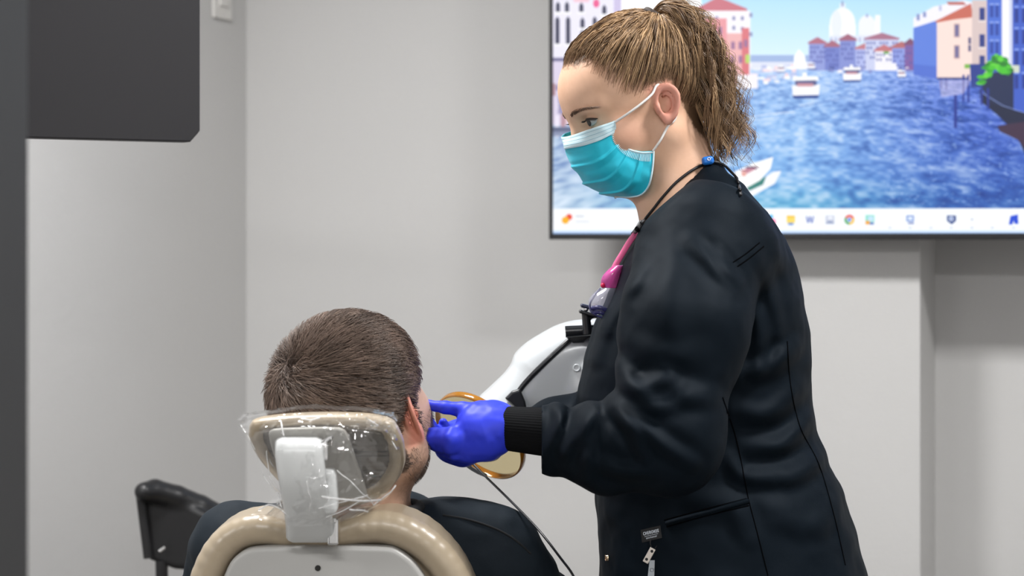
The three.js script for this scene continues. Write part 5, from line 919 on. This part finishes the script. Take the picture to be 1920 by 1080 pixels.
  part('strap', thick((u, v) => pt(lerp(1218, 1229, u) + v * lerp(-4, 4, u), lerp(1050, 1086, v), 0.001 + 0.001 * Math.sin(u * 3.1)), 6, 14, 0.0008), phys(new THREE.Color().setRGB(0.62, 0.67, 0.72), 0.2, { transmission: 0.4, thickness: 0 }), k, 'clear vinyl strap');
  part('strap_snap', new THREE.TorusGeometry(0.0022, 0.0006, 8, 18).translate(...pt(1222, 1068, 0.0025).toArray()), std(0x8a8f96, 0.3, { metalness: 1 }), k);
  part('loop', [tube([pt(1228, 1028, 0.002), pt(1234, 1018, 0.003), pt(1236, 1008, 0.003)], 0.0007, 16, 6), tube([pt(1222, 1028, 0.002), pt(1219, 1018, 0.003), pt(1220, 1010, 0.003)], 0.0007, 16, 6)], cordM, k);
}
// ---------------------------------------------------------------- black monitor on a wall arm, black stool
{
  const a = P(60, 254, 2.875), b = P(372, 266, 3.0), dir = b.clone().sub(a).setY(0).normalize(), wide = 0.56, hi = 0.335;
  const ang = Math.atan2(-dir.z, dir.x), mid = b.clone().addScaledVector(dir, -wide / 2); mid.y = (a.y + b.y) / 2;
  const black = std(new THREE.Color().setRGB(0.0155, 0.0148, 0.018), 0.6);
  const t = thing('monitor', 'black flat monitor turned away, hanging before the grey left wall', 'monitor', [mid.x, mid.y, mid.z], ang);
  const shp = new THREE.Shape(), c = 0.014, w2 = wide / 2; shp.moveTo(-w2, 0.004); shp.lineTo(-w2 + c, 0); shp.lineTo(w2 - c, 0); shp.lineTo(w2 - 0.003, 0.012); shp.lineTo(w2, 0.016); shp.lineTo(w2, hi); shp.lineTo(-w2, hi); shp.closePath();
  part('case', new THREE.ExtrudeGeometry(shp, { depth: 0.03, bevelEnabled: true, bevelSize: 0.002, bevelThickness: 0.003, bevelSegments: 2 }).translate(0, 0, -0.03), black, t, 'matte black rear case');
  part('screen', box(wide - 0.02, hi - 0.02, 0.002, 0, hi / 2, -0.035), std(0x050506, 0.15), t, 'dark screen facing the wall side');
  part('mount', [box(0.1, 0.1, 0.02, -0.05, hi * 0.8, 0.012, 0.004)], black, t);
  const L0 = ROOM.s0; const wallP = RW(L0, mid.y + 0.26, 1.45), loc = t.worldToLocal ? (t.updateMatrixWorld(), t.worldToLocal(wallP.clone())) : wallP;
  part('wall_arm', [cylBetween(V(-0.05, hi * 0.8, 0.02), V(-0.1, hi * 0.8, 0.10), 0.018, 0.018), cylBetween(V(-0.1, hi * 0.8, 0.10), loc, 0.018, 0.018)], black, t);
}
{
  const d = 3.75, blk = phys(new THREE.Color().setRGB(0.012, 0.012, 0.013), 0.38, { specularIntensity: 0.8 }), dull = std(new THREE.Color().setRGB(0.008, 0.008, 0.009), 0.55);
  const t = thing('stool', 'black stool with curved padded backrest standing by the grey wall', 'stool');
  const rim = [[270, 922], [290, 920], [332, 932], [376, 950], [420, 972], [470, 1004]].map(([x, y], i) => P(x, y, d + i * 0.02 - 0.02)), rr0 = [0.018, 0.0215, 0.022, 0.022, 0.0215, 0.021];
  const spts = [[256, 925], [300, 915], [440, 985], [460, 1030], [420, 1072], [330, 1066], [282, 1048], [268, 1000]].map(([q, r]) => { const p = P(q, r, d + 0.02); return [p.x, p.y]; });
  const sl = slab(spts, d + 0.022, 0.018, 0.012), back = (x, y, z) => smin(sdChain(x, y, z, rim, rr0, 0.004), sl(x, y, z), 0.008);
  part('backrest', mesher(back, [P(245, 0, d).x, P(0, 1075, d).y, -3.90], [P(490, 0, d).x, P(0, 890, d).y, -3.68], 0.005), blk, t, 'glossy black curved backrest');
  const pc = P(320, 1045, d), post = P(303, 1060, d + 0.01);
  part('edge_strip', [cylBetween(P(262, 925, d - 0.012), P(278, 1046, d - 0.005), 0.008, 0.009, 12)], dull, t);
  part('lever', cylBetween(P(299, 1034, d - 0.02), P(310, 1026, d - 0.02), 0.0042, 0.0036, 14), std(0xe8e8e8, 0.12, { metalness: 1 }), t, 'chrome lever');
  const sx = P(300, 0, d).x - 0.02, sz = -d - 0.14;
  part('post', [cylBetween(P(303, 1050, d + 0.015), V(P(303, 0, d).x, 0.5, -d - 0.03), 0.012, 0.012), cylBetween(V(P(303, 0, d).x, 0.51, -d - 0.03), V(sx, 0.48, sz), 0.012, 0.012)], dull, t);
  part('seat', [new THREE.CylinderGeometry(0.19, 0.2, 0.07, 40).translate(sx, 0.52, sz)], blk, t); part('gas_column', cyl(0.025, 0.03, 0.4, sx, 0.29, sz), std(0xaaaaaa, 0.2, { metalness: 1 }), t);
  for (let k = 0; k < 5; k++) { const w = k * 1.2566, e = V(sx + Math.cos(w) * 0.24, 0.06, sz + Math.sin(w) * 0.24); part('foot', [cylBetween(V(sx, 0.1, sz), e, 0.02, 0.014, 12), new THREE.SphereGeometry(0.027, 14, 10).translate(e.x, 0.027, e.z)], dull, t); }
}


scene.traverse((o) => { if (o.isMesh) { o.castShadow = true; o.receiveShadow = true; } });
renderer.render(scene, camera);
